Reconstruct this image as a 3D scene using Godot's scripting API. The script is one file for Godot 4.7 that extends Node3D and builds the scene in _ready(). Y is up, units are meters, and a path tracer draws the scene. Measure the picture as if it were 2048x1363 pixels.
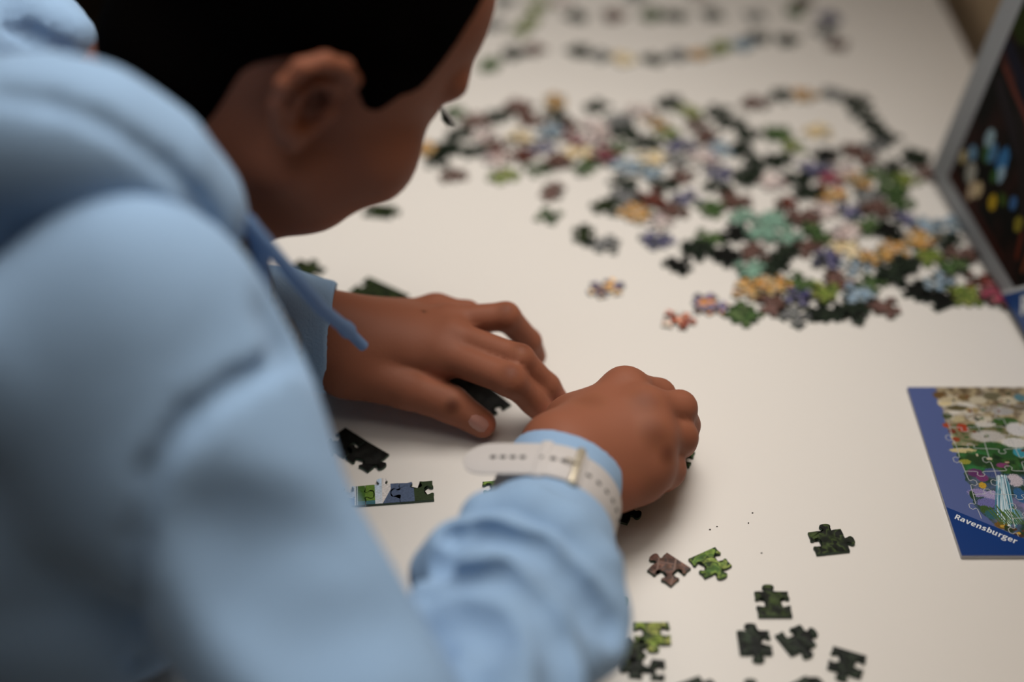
extends Node3D
# A child bends over a white table and joins jigsaw pieces. Metres, y up; the table top lies at TY.
const TY := 0.74
var rng := RandomNumberGenerator.new()

func _ready() -> void:
	rng.seed = 7
	# ---------- camera, sky, lights, exposure
	var cam := Camera3D.new()
	cam.name = "camera"
	cam.position = Vector3(0, TY + 0.572, 0)
	cam.rotation = Vector3(-atan(2340.0 / 2844.0), 0, 0)
	cam.near = 0.02
	cam.far = 40.0
	cam.fov = rad_to_deg(2.0 * atan(681.5 / 2844.0))
	var ca := CameraAttributesPhysical.new()
	ca.frustum_focal_length = 50.0
	ca.exposure_aperture = 1.65
	ca.frustum_focus_distance = 0.785
	cam.attributes = ca
	cam.fov = rad_to_deg(2.0 * atan(681.5 / 2844.0))
	add_child(cam)
	cam.current = true
	var we := WorldEnvironment.new()
	we.name = "world_environment"
	var env := Environment.new()
	env.background_mode = Environment.BG_COLOR
	env.background_color = Color(0.02, 0.02, 0.02)
	env.tonemap_mode = Environment.TONE_MAPPER_LINEAR
	env.tonemap_exposure = 1.0
	env.sdfgi_enabled = true
	env.ssao_enabled = true
	env.ssil_enabled = true
	we.environment = env
	add_child(we)
	pendant(Vector3(0.10, TY + 1.12, -0.80), 0.26, Color(1.0, 0.975, 0.945))
	lamp("ceiling_lamp", Vector3(-0.1, 2.45, -0.25), Vector2(1.4, 1.0), 0.12, Color(1.0, 0.975, 0.945), "long white lamp panel under the ceiling above the viewer")
	# ---------- room
	room()
	table()
	seat()
	# ---------- things
	person()
	wristwatch()
	box_lid()
	card()
	jigsaw()
	crumbs()

# ---------------------------------------------------------------- naming
var taken := {}
func numbered(s: String) -> String:
	var n: int = taken.get(s, -1) + 1
	taken[s] = n
	return s if n == 0 else "%s_%03d" % [s, n]

func tag(o: Node, label: String, category: String, group := "", kind := "") -> void:
	if label != "": o.set_meta("label", label)
	if category != "": o.set_meta("category", category)
	if group != "": o.set_meta("group", group)
	if kind != "": o.set_meta("kind", kind)

func thing(called: String, label: String, category: String, at := Vector3.ZERO, group := "") -> Node3D:
	var o := Node3D.new()
	o.name = numbered(called)
	o.position = at
	tag(o, label, category, group)
	add_child(o)
	return o

func part(called: String, m: Mesh, mat: Material, parent: Node, at := Vector3.ZERO) -> MeshInstance3D:
	var o := MeshInstance3D.new()
	o.name = numbered(called) if parent == self else called
	o.mesh = m
	if mat: o.material_override = mat
	o.position = at
	parent.add_child(o, true)
	return o

func mat(c: Color, rough := 0.8, metal := 0.0) -> StandardMaterial3D:
	var m := StandardMaterial3D.new()
	m.albedo_color = c
	m.roughness = rough
	m.metallic = metal
	return m

func noise_tex(freq: float, normal: bool, strength := 4.0, size := 256) -> NoiseTexture2D:
	var n := FastNoiseLite.new()
	n.seed = 11
	n.frequency = freq
	n.fractal_octaves = 4
	var t := NoiseTexture2D.new()
	t.width = size
	t.height = size
	t.seamless = true
	t.as_normal_map = normal
	t.bump_strength = strength
	t.noise = n
	return t

# ---------------------------------------------------------------- shapes
# one triangle of [position, normal, uv] corners, turned so that its front (clockwise) side faces its normals
func face(st: SurfaceTool, a: Array, b: Array, c: Array) -> void:
	var n: Vector3 = a[1] + b[1] + c[1]
	for v in ([a, b, c] if (b[0] - a[0]).cross(c[0] - a[0]).dot(n) < 0 else [a, c, b]):
		st.set_normal(v[1])
		if v.size() > 2: st.set_uv(v[2])
		st.add_vertex(v[0])
func face4(st: SurfaceTool, a: Array, b: Array, c: Array, d: Array) -> void:
	face(st, a, b, c)
	face(st, a, c, d)

func box_mesh(sx: float, sy: float, sz: float, r := 0.003) -> ArrayMesh:
	# a box with rounded edges, centred
	var n := 4
	var st := SurfaceTool.new()
	st.begin(Mesh.PRIMITIVE_TRIANGLES)
	var half := Vector3(sx, sy, sz) * 0.5
	r = minf(r, minf(half.x, minf(half.y, half.z)) * 0.98)
	var inner := half - Vector3.ONE * r
	var ts := [-1.0, -0.82, -0.4, 0.0, 0.4, 0.82, 1.0]
	for ax in 3:
		for s in [-1.0, 1.0]:
			var g := []
			for i in 7:
				var row := []
				for j in 7:
					var p := Vector3.ZERO
					p[ax] = s
					p[(ax + 1) % 3] = ts[i]
					p[(ax + 2) % 3] = ts[j]
					var corner := Vector3(edge(p.x, inner.x), edge(p.y, inner.y), edge(p.z, inner.z))
					var d := Vector3(bend(p.x), bend(p.y), bend(p.z)).normalized()
					row.append([corner + d * r, d])
				g.append(row)
			for i in 6:
				for j in 6:
					face4(st, g[i][j], g[i + 1][j], g[i + 1][j + 1], g[i][j + 1])
	return st.commit()

func edge(t: float, inner: float) -> float:
	return inner * signf(t) if absf(t) > 0.3 else 0.0
func bend(t: float) -> float:
	return signf(t) * clampf((absf(t) - 0.3) / 0.7, 0, 1) if absf(t) > 0.3 else 0.0

func tube(path: Array, radii: Array, sides := 10, flat := 1.0, flat_dir := Vector3.UP) -> ArrayMesh:
	# a closed round or flattened tube along a path
	var st := SurfaceTool.new()
	st.begin(Mesh.PRIMITIVE_TRIANGLES)
	var rings := []
	for i in path.size():
		var t: Vector3 = (path[mini(i + 1, path.size() - 1)] - path[maxi(i - 1, 0)]).normalized()
		var u := (flat_dir - t * flat_dir.dot(t)).normalized()
		var v := t.cross(u)
		var ring := []
		for k in sides:
			var a := TAU * k / sides
			ring.append([path[i] + (u * cos(a) * flat + v * sin(a)) * radii[i], (u * cos(a) / flat + v * sin(a)).normalized()])
		rings.append(ring)
	for i in rings.size() - 1:
		for k in sides:
			face4(st, rings[i][k], rings[i][(k + 1) % sides], rings[i + 1][(k + 1) % sides], rings[i + 1][k])
	for e in [0, rings.size() - 1]:
		var t2: Vector3 = (path[0] - path[1]).normalized() if e == 0 else (path[-1] - path[-2]).normalized()
		for k in sides:
			face(st, [path[e], t2], [rings[e][(k + 1) % sides][0], t2], [rings[e][k][0], t2])
	return st.commit()

func smooth_path(pts: Array, steps := 6) -> Array:
	var out := []
	for i in pts.size() - 1:
		var a: Vector3 = pts[maxi(i - 1, 0)]
		var b: Vector3 = pts[i]
		var c: Vector3 = pts[i + 1]
		var d: Vector3 = pts[mini(i + 2, pts.size() - 1)]
		for k in steps:
			out.append(b.cubic_interpolate(c, a, d, float(k) / steps))
	out.append(pts[-1])
	return out

# ---------------------------------------------------------------- smooth bodies: a field of joined capsules, meshed as surface nets
class Field:
	var kind: PackedInt32Array = []
	var pa: PackedVector3Array = []
	var pb: PackedVector3Array = []
	var ra: PackedFloat32Array = []
	var rb: PackedFloat32Array = []
	var kk: PackedFloat32Array = []
	var op: PackedInt32Array = []
	var bas := []
	func c(ax: float, ay: float, az: float, bx: float, by: float, bz: float, r0: float, r1: float, k: float, o := 1) -> void:
		kind.append(0); pa.append(Vector3(ax, ay, az) * 0.001); pb.append(Vector3(bx - ax, by - ay, bz - az) * 0.001)
		ra.append(r0 * 0.001); rb.append((r1 - r0) * 0.001); kk.append(k * 0.001); op.append(o); bas.append(Basis.IDENTITY)
	func e(ax: float, ay: float, az: float, rx: float, ry: float, rz: float, b: Basis, k: float, o := 1) -> void:
		kind.append(1); pa.append(Vector3(ax, ay, az) * 0.001); pb.append(Vector3(rx, ry, rz) * 0.001)
		ra.append(0); rb.append(0); kk.append(k * 0.001); op.append(o); bas.append(b.transposed())
	func p(ax: float, ay: float, az: float, nx: float, ny: float, nz: float, k: float) -> void:
		kind.append(2); pa.append(Vector3(ax, ay, az) * 0.001); pb.append(Vector3(nx, ny, nz).normalized())
		ra.append(0); rb.append(0); kk.append(k * 0.001); op.append(-1); bas.append(Basis.IDENTITY)
	func one(i: int, q: Vector3) -> float:
		var l := q - pa[i]
		if kind[i] == 0:
			var ba := pb[i]
			var t := clampf(l.dot(ba) / maxf(ba.length_squared(), 1e-12), 0.0, 1.0)
			return (l - ba * t).length() - ra[i] - rb[i] * t
		if kind[i] == 1:
			var b: Basis = bas[i]
			var r := pb[i]
			var m := (b * l) / r
			var k0 := m.length()
			return k0 * (k0 - 1.0) / maxf((m / r).length(), 1e-9)
		return -l.dot(pb[i])
	func at(q: Vector3, use: PackedInt32Array) -> float:
		var d := 1e3
		for i in use:
			var di := one(i, q)
			var k := kk[i]
			if op[i] == 1:
				var h := maxf(k - absf(d - di), 0.0) / k
				d = minf(d, di) - h * h * k * 0.25
			else:
				di = -di
				var h2 := maxf(k - absf(d - di), 0.0) / k
				d = maxf(d, di) + h2 * h2 * k * 0.25
		return d
	func mesh_into(V: PackedVector3Array, N: PackedVector3Array, I: PackedInt32Array, cell: float) -> Array:
		var lo := Vector3.ONE * 1e3
		var hi := -lo
		var kmax := 0.0
		for i in kind.size():
			kmax = maxf(kmax, kk[i])
			if op[i] != 1: continue
			var r := maxf(ra[i], ra[i] + rb[i]) if kind[i] == 0 else maxf(pb[i].x, maxf(pb[i].y, pb[i].z))
			var far_end := pa[i] + (pb[i] if kind[i] == 0 else Vector3.ZERO)
			lo = lo.min(pa[i].min(far_end) - Vector3.ONE * r)
			hi = hi.max(pa[i].max(far_end) + Vector3.ONE * r)
		lo -= Vector3.ONE * (0.004 + kmax * 0.8)
		hi += Vector3.ONE * (0.004 + kmax * 0.8)
		var B := 7
		var n := ((hi - lo) / (cell * B)).ceil()
		var half := cell * B * 0.8661
		var all := PackedInt32Array(range(kind.size()))
		var index := {}
		var flags := []
		var nx := int(n.x) * B + 2
		var ny := int(n.y) * B + 2
		var vals := PackedFloat32Array()
		var S := B + 1
		vals.resize(S * S * S)
		for bz in int(n.z):
			for by in int(n.y):
				for bx in int(n.x):
					var origin := lo + Vector3(bx, by, bz) * (cell * B)
					var mid := origin + Vector3.ONE * (cell * B * 0.5)
					if absf(at(mid, all)) > half * 1.35 + cell: continue
					var use := PackedInt32Array()
					var nearest := 1e3
					var ds := PackedFloat32Array()
					for i in kind.size():
						var di := one(i, mid)
						ds.append(di)
						if op[i] == 1: nearest = minf(nearest, di)
					for i in kind.size():
						if op[i] == 1:
							if ds[i] < nearest + 2.1 * half + kmax: use.append(i)
						elif ds[i] < 1.4 * half + kk[i]: use.append(i)
					var w := 0
					for z in S:
						for y in S:
							for x in S:
								vals[w] = at(origin + Vector3(x, y, z) * cell, use)
								w += 1
					for z in B:
						for y in B:
							for x in B:
								var o := (z * S + y) * S + x
								var v000 := vals[o]
								var v100 := vals[o + 1]
								var v010 := vals[o + S]
								var v110 := vals[o + S + 1]
								var v001 := vals[o + S * S]
								var v101 := vals[o + S * S + 1]
								var v011 := vals[o + S * S + S]
								var v111 := vals[o + S * S + S + 1]
								var inside := int(v000 < 0) + int(v100 < 0) + int(v010 < 0) + int(v110 < 0) + int(v001 < 0) + int(v101 < 0) + int(v011 < 0) + int(v111 < 0)
								if inside == 0 or inside == 8: continue
								var sum := Vector3.ZERO
								var cnt := 0
								if (v000 < 0) != (v100 < 0): sum += Vector3(v000 / (v000 - v100), 0, 0); cnt += 1
								if (v010 < 0) != (v110 < 0): sum += Vector3(v010 / (v010 - v110), 1, 0); cnt += 1
								if (v001 < 0) != (v101 < 0): sum += Vector3(v001 / (v001 - v101), 0, 1); cnt += 1
								if (v011 < 0) != (v111 < 0): sum += Vector3(v011 / (v011 - v111), 1, 1); cnt += 1
								if (v000 < 0) != (v010 < 0): sum += Vector3(0, v000 / (v000 - v010), 0); cnt += 1
								if (v100 < 0) != (v110 < 0): sum += Vector3(1, v100 / (v100 - v110), 0); cnt += 1
								if (v001 < 0) != (v011 < 0): sum += Vector3(0, v001 / (v001 - v011), 1); cnt += 1
								if (v101 < 0) != (v111 < 0): sum += Vector3(1, v101 / (v101 - v111), 1); cnt += 1
								if (v000 < 0) != (v001 < 0): sum += Vector3(0, 0, v000 / (v000 - v001)); cnt += 1
								if (v100 < 0) != (v101 < 0): sum += Vector3(1, 0, v100 / (v100 - v101)); cnt += 1
								if (v010 < 0) != (v011 < 0): sum += Vector3(0, 1, v010 / (v010 - v011)); cnt += 1
								if (v110 < 0) != (v111 < 0): sum += Vector3(1, 1, v110 / (v110 - v111)); cnt += 1
								var f := sum / cnt
								var gx0 := lerpf(lerpf(v100 - v000, v110 - v010, f.y), lerpf(v101 - v001, v111 - v011, f.y), f.z)
								var gy0 := lerpf(lerpf(v010 - v000, v110 - v100, f.x), lerpf(v011 - v001, v111 - v101, f.x), f.z)
								var gz0 := lerpf(lerpf(v001 - v000, v101 - v100, f.x), lerpf(v011 - v010, v111 - v110, f.x), f.y)
								var X := bx * B + x
								var Y := by * B + y
								var Zc := bz * B + z
								var key := (Zc * ny + Y) * nx + X
								index[key] = V.size()
								V.append(origin + (Vector3(x, y, z) + f) * cell)
								N.append(Vector3(gx0, gy0, gz0).normalized())
								var fl := 0
								if (v000 < 0) != (v100 < 0): fl |= 1
								if (v000 < 0) != (v010 < 0): fl |= 2
								if (v000 < 0) != (v001 < 0): fl |= 4
								if fl: flags.append([key, fl, v000 < 0])
		var step := [1, nx, nx * ny]
		for r in flags:
			for a in 3:
				if not (r[1] & (1 << a)): continue
				var u: int = step[(a + 1) % 3]
				var v: int = step[(a + 2) % 3]
				var k: int = r[0]
				if not (index.has(k - u) and index.has(k - v) and index.has(k - u - v)): continue
				var q := [index[k], index[k - u], index[k - u - v], index[k - v]]
				if r[2]: I.append_array([q[0], q[2], q[1], q[0], q[3], q[2]])
				else: I.append_array([q[0], q[1], q[2], q[0], q[2], q[3]])
		return [V, N, I]

func body_mesh(fields: Array, cells: Array, base: Color, spots := []) -> ArrayMesh:
	var V := PackedVector3Array()
	var N := PackedVector3Array()
	var I := PackedInt32Array()
	for i in fields.size():
		var got: Array = fields[i].mesh_into(PackedVector3Array(), PackedVector3Array(), PackedInt32Array(), cells[i])
		var first := V.size()
		V.append_array(got[0])
		N.append_array(got[1])
		var J: PackedInt32Array = got[2]
		for t in range(0, J.size(), 3):
			var a := J[t] + first
			var b := J[t + 1] + first
			var c := J[t + 2] + first
			var front := (V[b] - V[a]).cross(V[c] - V[a]).dot(N[a] + N[b] + N[c]) < 0
			I.append_array([a, b, c] if front else [a, c, b])
	var arr := []
	arr.resize(Mesh.ARRAY_MAX)
	arr[Mesh.ARRAY_VERTEX] = V
	arr[Mesh.ARRAY_NORMAL] = N
	arr[Mesh.ARRAY_INDEX] = I
	if spots.size():
		var C := PackedColorArray()
		for p in V:
			var c := base
			for s in spots:
				var d: float = p.distance_to(s[0]) / s[1]
				if d < 1.0: c = c.lerp(Color(c.r * s[2].r, c.g * s[2].g, c.b * s[2].b), (1.0 - d * d) * (1.0 - d * d))
			C.append(c)
		arr[Mesh.ARRAY_COLOR] = C
	var m := ArrayMesh.new()
	m.add_surface_from_arrays(Mesh.PRIMITIVE_TRIANGLES, arr)
	return m

# ---------------------------------------------------------------- setting
func lamp(called: String, at: Vector3, size: Vector2, energy: float, color: Color, label: String) -> void:
	var o := thing(called, label, "lamp", at)
	part("housing", box_mesh(size.x + 0.04, 0.04, size.y + 0.04, 0.008), mat(Color(0.85, 0.85, 0.84), 0.5), o, Vector3(0, 0.025, 0))
	var glow := mat(Color(0.95, 0.93, 0.9), 0.6)
	glow.emission_enabled = true
	glow.emission = color
	glow.emission_energy_multiplier = 1.5
	part("diffuser", box_mesh(size.x, 0.008, size.y, 0.003), glow, o)
	var top := 2.6 - at.y
	part("rod", tube([Vector3(0, 0.04, 0), Vector3(0, top, 0)], [0.006, 0.006], 10, 1.0, Vector3.RIGHT), mat(Color(0.7, 0.7, 0.7), 0.4), o)
	var l := AreaLight3D.new()
	l.name = called + "_light"
	l.area_size = size
	l.light_color = color
	l.light_energy = energy * 1.85
	l.area_range = 12.0
	l.area_attenuation = 2.0
	l.shadow_enabled = true
	l.position = Vector3(0, -0.008, 0)
	l.rotation = Vector3(-PI / 2, 0, 0)
	o.add_child(l)

func pendant(at: Vector3, r: float, color: Color) -> void:
	# a round metal shade on a rod; the lamp below its frosted disc shines in a soft cone
	var o := thing("pendant_lamp", "round white metal pendant lamp hung over the middle of the table", "lamp", at)
	part("shade", tube([Vector3(0, 0.012, 0), Vector3(0, 0.03, 0), Vector3(0, 0.10, 0), Vector3(0, 0.14, 0)], [r + 0.03, r + 0.02, 0.08, 0.03], 40, 1.0, Vector3.RIGHT), mat(Color(0.85, 0.85, 0.84), 0.5), o)
	part("rod", tube([Vector3(0, 0.13, 0), Vector3(0, 2.6 - at.y, 0)], [0.006, 0.006], 10, 1.0, Vector3.RIGHT), mat(Color(0.7, 0.7, 0.7), 0.4), o)
	var glow := mat(Color(0.95, 0.93, 0.9), 0.6)
	glow.emission_enabled = true
	glow.emission = color
	glow.emission_energy_multiplier = 1.5
	part("diffuser", tube([Vector3(0, 0.001, 0), Vector3(0, 0.011, 0)], [r, r], 40, 1.0, Vector3.RIGHT), glow, o)
	var l := SpotLight3D.new()
	l.name = "pendant_light"
	l.light_color = color
	l.light_energy = 0.65
	l.light_size = r
	l.spot_range = 12.0
	l.spot_attenuation = 2.0
	l.spot_angle = 53.0
	l.spot_angle_attenuation = 1.0
	l.shadow_enabled = true
	l.position = Vector3(0, -r - 0.01, 0)
	o.add_child(l)
	# the lamp is tilted a little towards the child
	l.look_at_from_position(at + Vector3(0, -r - 0.01, 0), Vector3(-0.22, TY, -0.72), Vector3.FORWARD)

func slab(called: String, lo: Vector3, hi: Vector3, m: Material, label: String) -> void:
	var s := hi - lo
	var o := part(called, box_mesh(s.x, s.y, s.z, 0.004), m, self, (lo + hi) * 0.5)
	o.name = called
	tag(o, label, called.split("_")[0], "", "structure")

func room() -> void:
	var wall := mat(Color(0.74, 0.65, 0.53), 0.9)
	wall.normal_enabled = true
	wall.normal_texture = noise_tex(0.05, true, 2.0)
	wall.uv1_triplanar = true
	wall.uv1_scale = Vector3.ONE * 2.0
	wall.normal_scale = 0.2
	var fl := mat(Color(0.30, 0.22, 0.16), 0.75)
	fl.albedo_texture = noise_tex(0.02, false)
	fl.uv1_triplanar = true
	slab("floor", Vector3(-2.6, -0.1, -3.2), Vector3(0.402, 0, 2.6), fl, "dark brown floor left of the table")
	slab("ceiling", Vector3(-2.6, 2.6, -3.2), Vector3(0.402, 2.7, 2.6), mat(Color(0.82, 0.8, 0.77), 0.95), "pale ceiling over the table")
	slab("wall_right", Vector3(0.402, -0.1, -3.3), Vector3(0.502, 2.7, 2.7), wall, "beige wall along the right side of the table")
	slab("wall_left", Vector3(-2.7, -0.1, -3.3), Vector3(-2.6, 2.7, 2.7), wall, "beige wall on the left, behind the child")
	slab("wall_back", Vector3(-2.6, -0.1, -3.3), Vector3(0.402, 2.7, -3.2), wall, "beige wall beyond the far end of the table")
	slab("wall_front", Vector3(-2.6, -0.1, 2.6), Vector3(0.402, 2.7, 2.7), wall, "beige wall behind the viewer")

func table() -> void:
	var o := thing("table", "long white table with a smooth matt top covered in jigsaw pieces", "table", Vector3(0, 0, 0))
	var white := mat(Color(0.885, 0.868, 0.845), 0.42)
	white.normal_enabled = true
	white.normal_texture = noise_tex(0.03, true, 1.5, 512)
	white.normal_scale = 0.03
	white.uv1_triplanar = true
	white.uv1_scale = Vector3.ONE * 9.0
	white.specular_mode = BaseMaterial3D.SPECULAR_SCHLICK_GGX
	white.metallic_specular = 0.35
	part("tabletop", box_mesh(0.62, 0.028, 1.5, 0.003), white, o, Vector3(0.0745, TY - 0.014, -0.83))
	var legm := mat(Color(0.75, 0.74, 0.72), 0.4)
	for x in [-0.20, 0.35]:
		for z in [-1.53, -0.13]:
			part("leg", box_mesh(0.05, TY - 0.028, 0.05, 0.006), legm, o, Vector3(x, (TY - 0.028) / 2, z))
	for x in [-0.20, 0.35]:
		part("apron", box_mesh(0.022, 0.06, 1.34, 0.004), legm, o, Vector3(x, TY - 0.059, -0.83))

func seat() -> void:
	var o := thing("chair", "plain dark wooden chair under the child", "chair", Vector3(-0.50, 0, -0.52))
	o.rotation.y = 0.3
	var wood := mat(Color(0.2, 0.13, 0.09), 0.55)
	part("seat", box_mesh(0.38, 0.03, 0.38, 0.01), wood, o, Vector3(0, 0.355, 0))
	for x in [-0.165, 0.165]:
		for z in [-0.165, 0.165]:
			part("leg", box_mesh(0.035, 0.34, 0.035, 0.006), wood, o, Vector3(x, 0.17, z))

# ---------------------------------------------------------------- the child
func person() -> void:
	var o := thing("person", "child in a pale blue hooded sweatshirt bending over the table, both hands on jigsaw pieces", "person", Vector3(-0.4400, 0.0000, -0.5100))
	var w := Vector3(-0.4400, 0.0000, -0.5100)
	var skin := mat(Color.WHITE, 0.58)
	skin.metallic_specular = 0.32
	skin.vertex_color_use_as_albedo = true
	skin.subsurf_scatter_enabled = true
	skin.subsurf_scatter_strength = 0.06
	skin.normal_enabled = true
	skin.normal_texture = noise_tex(0.06, true, 3.0)
	skin.normal_scale = 0.12
	skin.uv1_triplanar = true
	skin.uv1_scale = Vector3.ONE * 30.0
	var body := part("body", body_mesh([f_head(), f_ear(), f_lhand(), f_rhand(), f_core()], [0.0035, 0.0018, 0.0020, 0.0020, 0.012], Color(0.272, 0.101, 0.056), skin_spots()), skin, o, -w)
	var nailm := mat(Color(0.66, 0.47, 0.42), 0.3)
	part("fingernail", nail_mesh(), nailm, body)
	var hm := mat(Color(0.03, 0.022, 0.02), 1.0)
	hm.metallic_specular = 0.08
	hm.normal_enabled = true
	hm.normal_texture = noise_tex(0.12, true, 10.0)
	hm.normal_scale = 1.0
	hm.uv1_triplanar = true
	hm.uv1_scale = Vector3.ONE * 16.0
	part("hair", body_mesh([f_hair()], [0.0036], Color.WHITE), hm, o, -w)
	var lash := part("eyelashes", lash_mesh(), mat(Color(0.02, 0.015, 0.012), 0.8), o, -w)
	lash.name = "eyelashes"
	var cloth := mat(Color(0.56, 0.68, 0.81), 0.95)
	cloth.rim_enabled = true
	cloth.rim = 0.35
	cloth.rim_tint = 0.6
	cloth.normal_enabled = true
	cloth.normal_texture = noise_tex(0.09, true, 5.0)
	cloth.normal_scale = 0.25
	cloth.uv1_triplanar = true
	cloth.uv1_scale = Vector3.ONE * 22.0
	var hood := part("hoodie", body_mesh([f_hoodie()], [0.005], Color.WHITE), cloth, o, -w)
	part("hood", body_mesh([f_hood()], [0.0036], Color.WHITE), cloth, hood)
	part("sleeve", body_mesh([f_rsleeve()], [0.0022], Color.WHITE), cloth, hood)
	part("sleeve", body_mesh([f_lsleeve()], [0.0028], Color.WHITE), cloth, hood)
	var cord := mat(Color(0.45, 0.57, 0.74), 0.85)
	part("drawstring", tube(smooth_path([Vector3(-0.1200, 0.9533, -0.5233), Vector3(-0.1145, 0.9428, -0.5250), Vector3(-0.1069, 0.9246, -0.5294), Vector3(-0.0994, 0.9032, -0.5378), Vector3(-0.0933, 0.8793, -0.5505), Vector3(-0.0848, 0.8585, -0.5618), Vector3(-0.0815, 0.8494, -0.5660), Vector3(-0.0771, 0.8410, -0.5682)]), [0.0034, 0.0034, 0.0034, 0.0034, 0.0034, 0.0034, 0.0034, 0.0034, 0.0034, 0.0034, 0.0034, 0.0034, 0.0034, 0.0034, 0.0034, 0.0034, 0.0034, 0.0034, 0.0034, 0.0034, 0.0034, 0.0034, 0.0034, 0.0034, 0.0035, 0.0035, 0.0035, 0.0035, 0.0035, 0.0035, 0.0042, 0.0044, 0.0042, 0.0038, 0.0029, 0.0029, 0.0029, 0.0029, 0.0029, 0.0029, 0.0029, 0.0029, 0.0029], 12), cord, hood)
	part("drawstring", tube(smooth_path([Vector3(-0.1207, 0.9416, -0.5370), Vector3(-0.1184, 0.9335, -0.5367), Vector3(-0.1176, 0.9204, -0.5390), Vector3(-0.1191, 0.9042, -0.5451), Vector3(-0.1221, 0.8835, -0.5539)]), [0.0038, 0.0038, 0.0038, 0.0038, 0.0038, 0.0038, 0.0038, 0.0038, 0.0038, 0.0038, 0.0038, 0.0038, 0.0038, 0.0038, 0.0038, 0.0038, 0.0038, 0.0038, 0.0038, 0.0038, 0.0038, 0.0038, 0.0038, 0.0038, 0.0038], 12), cord, hood)
	var tee := mat(Color.WHITE, 0.95)
	tee.albedo_texture = marl()
	tee.uv1_triplanar = true
	tee.uv1_scale = Vector3.ONE * 14.0
	part("shirt", body_mesh([f_shirt()], [0.004], Color.WHITE), tee, o, -w)
	part("trousers", body_mesh([f_trousers()], [0.012], Color.WHITE), mat(Color(0.07, 0.08, 0.11), 0.9), o, -w)
	part("shoe", body_mesh([f_shoe(0)], [0.009], Color.WHITE), mat(Color(0.12, 0.12, 0.12), 0.7), o, -w)
	part("shoe", body_mesh([f_shoe(1)], [0.009], Color.WHITE), mat(Color(0.12, 0.12, 0.12), 0.7), o, -w)

func marl() -> ImageTexture:
	var im := Image.create(128, 128, false, Image.FORMAT_RGB8)
	var n := FastNoiseLite.new()
	n.seed = 4
	n.frequency = 0.09
	for y in 128:
		for x in 128:
			var v := n.get_noise_2d(x, y * 2.0) + rng.randf_range(-0.25, 0.25)
			var g := 0.36 + 0.25 * v
			if v < -0.28: g = 0.08
			im.set_pixel(x, y, Color(g * 1.03, g, g * 0.95))
	return ImageTexture.create_from_image(im)

func f_head() -> Field:
	var f := Field.new()
	var hb := Basis(Vector3(0.8088, -0.5210, -0.2729), Vector3(0.4765, 0.8524, -0.2152), Vector3(0.3447, 0.0440, 0.9377))
	f.e(-90, 1017.3, -636.8, 87, 79, 70, hb, 10)
	f.e(-91.8, 957, -633.3, 47, 66, 57, hb, 20)
	f.c(-74.7, 938.8, -602.5, -96.5, 930.3, -596.2, 29, 24, 12)
	f.c(-109.8, 948, -574.1, -101.9, 906.3, -610.2, 15, 15, 20)
	f.c(-32.4, 961.4, -646.9, -29.4, 967.8, -615.2, 9.5, 8, 8)
	f.c(-25.8, 944.1, -621.8, -26.6, 947, -607.8, 10, 8, 7, -1)
	f.c(-46.3, 956.8, -617, -46.2, 956.9, -617, 11, 11, 2)
	f.c(-57.3, 934.9, -635.4, -57.8, 935.5, -634.2, 6.5, 6, 4)
	f.c(-98.1, 935.8, -666.3, -118.6, 927.5, -656.2, 29, 24, 12)
	f.c(-143.6, 943.7, -665.9, -112.9, 904.9, -640.2, 15, 15, 20)
	f.c(-37.9, 960.7, -661.9, -56.3, 964.3, -688.3, 9.5, 8, 8)
	f.c(-48.5, 941.2, -683.7, -58.4, 942.9, -694, 10, 8, 7, -1)
	f.c(-67.7, 954.1, -675.1, -67.6, 954.2, -675.2, 11, 11, 2)
	f.c(-63.5, 934.1, -652.3, -64.7, 934.6, -652.9, 6.5, 6, 4)
	f.c(-46.9, 954.8, -649.7, -55.3, 935.8, -645.8, 6, 8.5, 8)
	f.c(-70.6, 920.9, -622.4, -81.6, 919.5, -652.4, 7.5, 7.5, 6)
	f.c(-77.7, 913.4, -621.6, -87.3, 912.1, -647.8, 8, 8, 5)
	f.c(-104, 899.9, -626.2, -104.3, 901.3, -626.1, 14, 14, 12)
	f.c(-136.5, 983.5, -618.2, -222, 890, -588, 50, 56, 20)
	f.c(-123.2, 934.4, -620.7, -172, 900, -608, 35, 40, 30)
	return f

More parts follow.
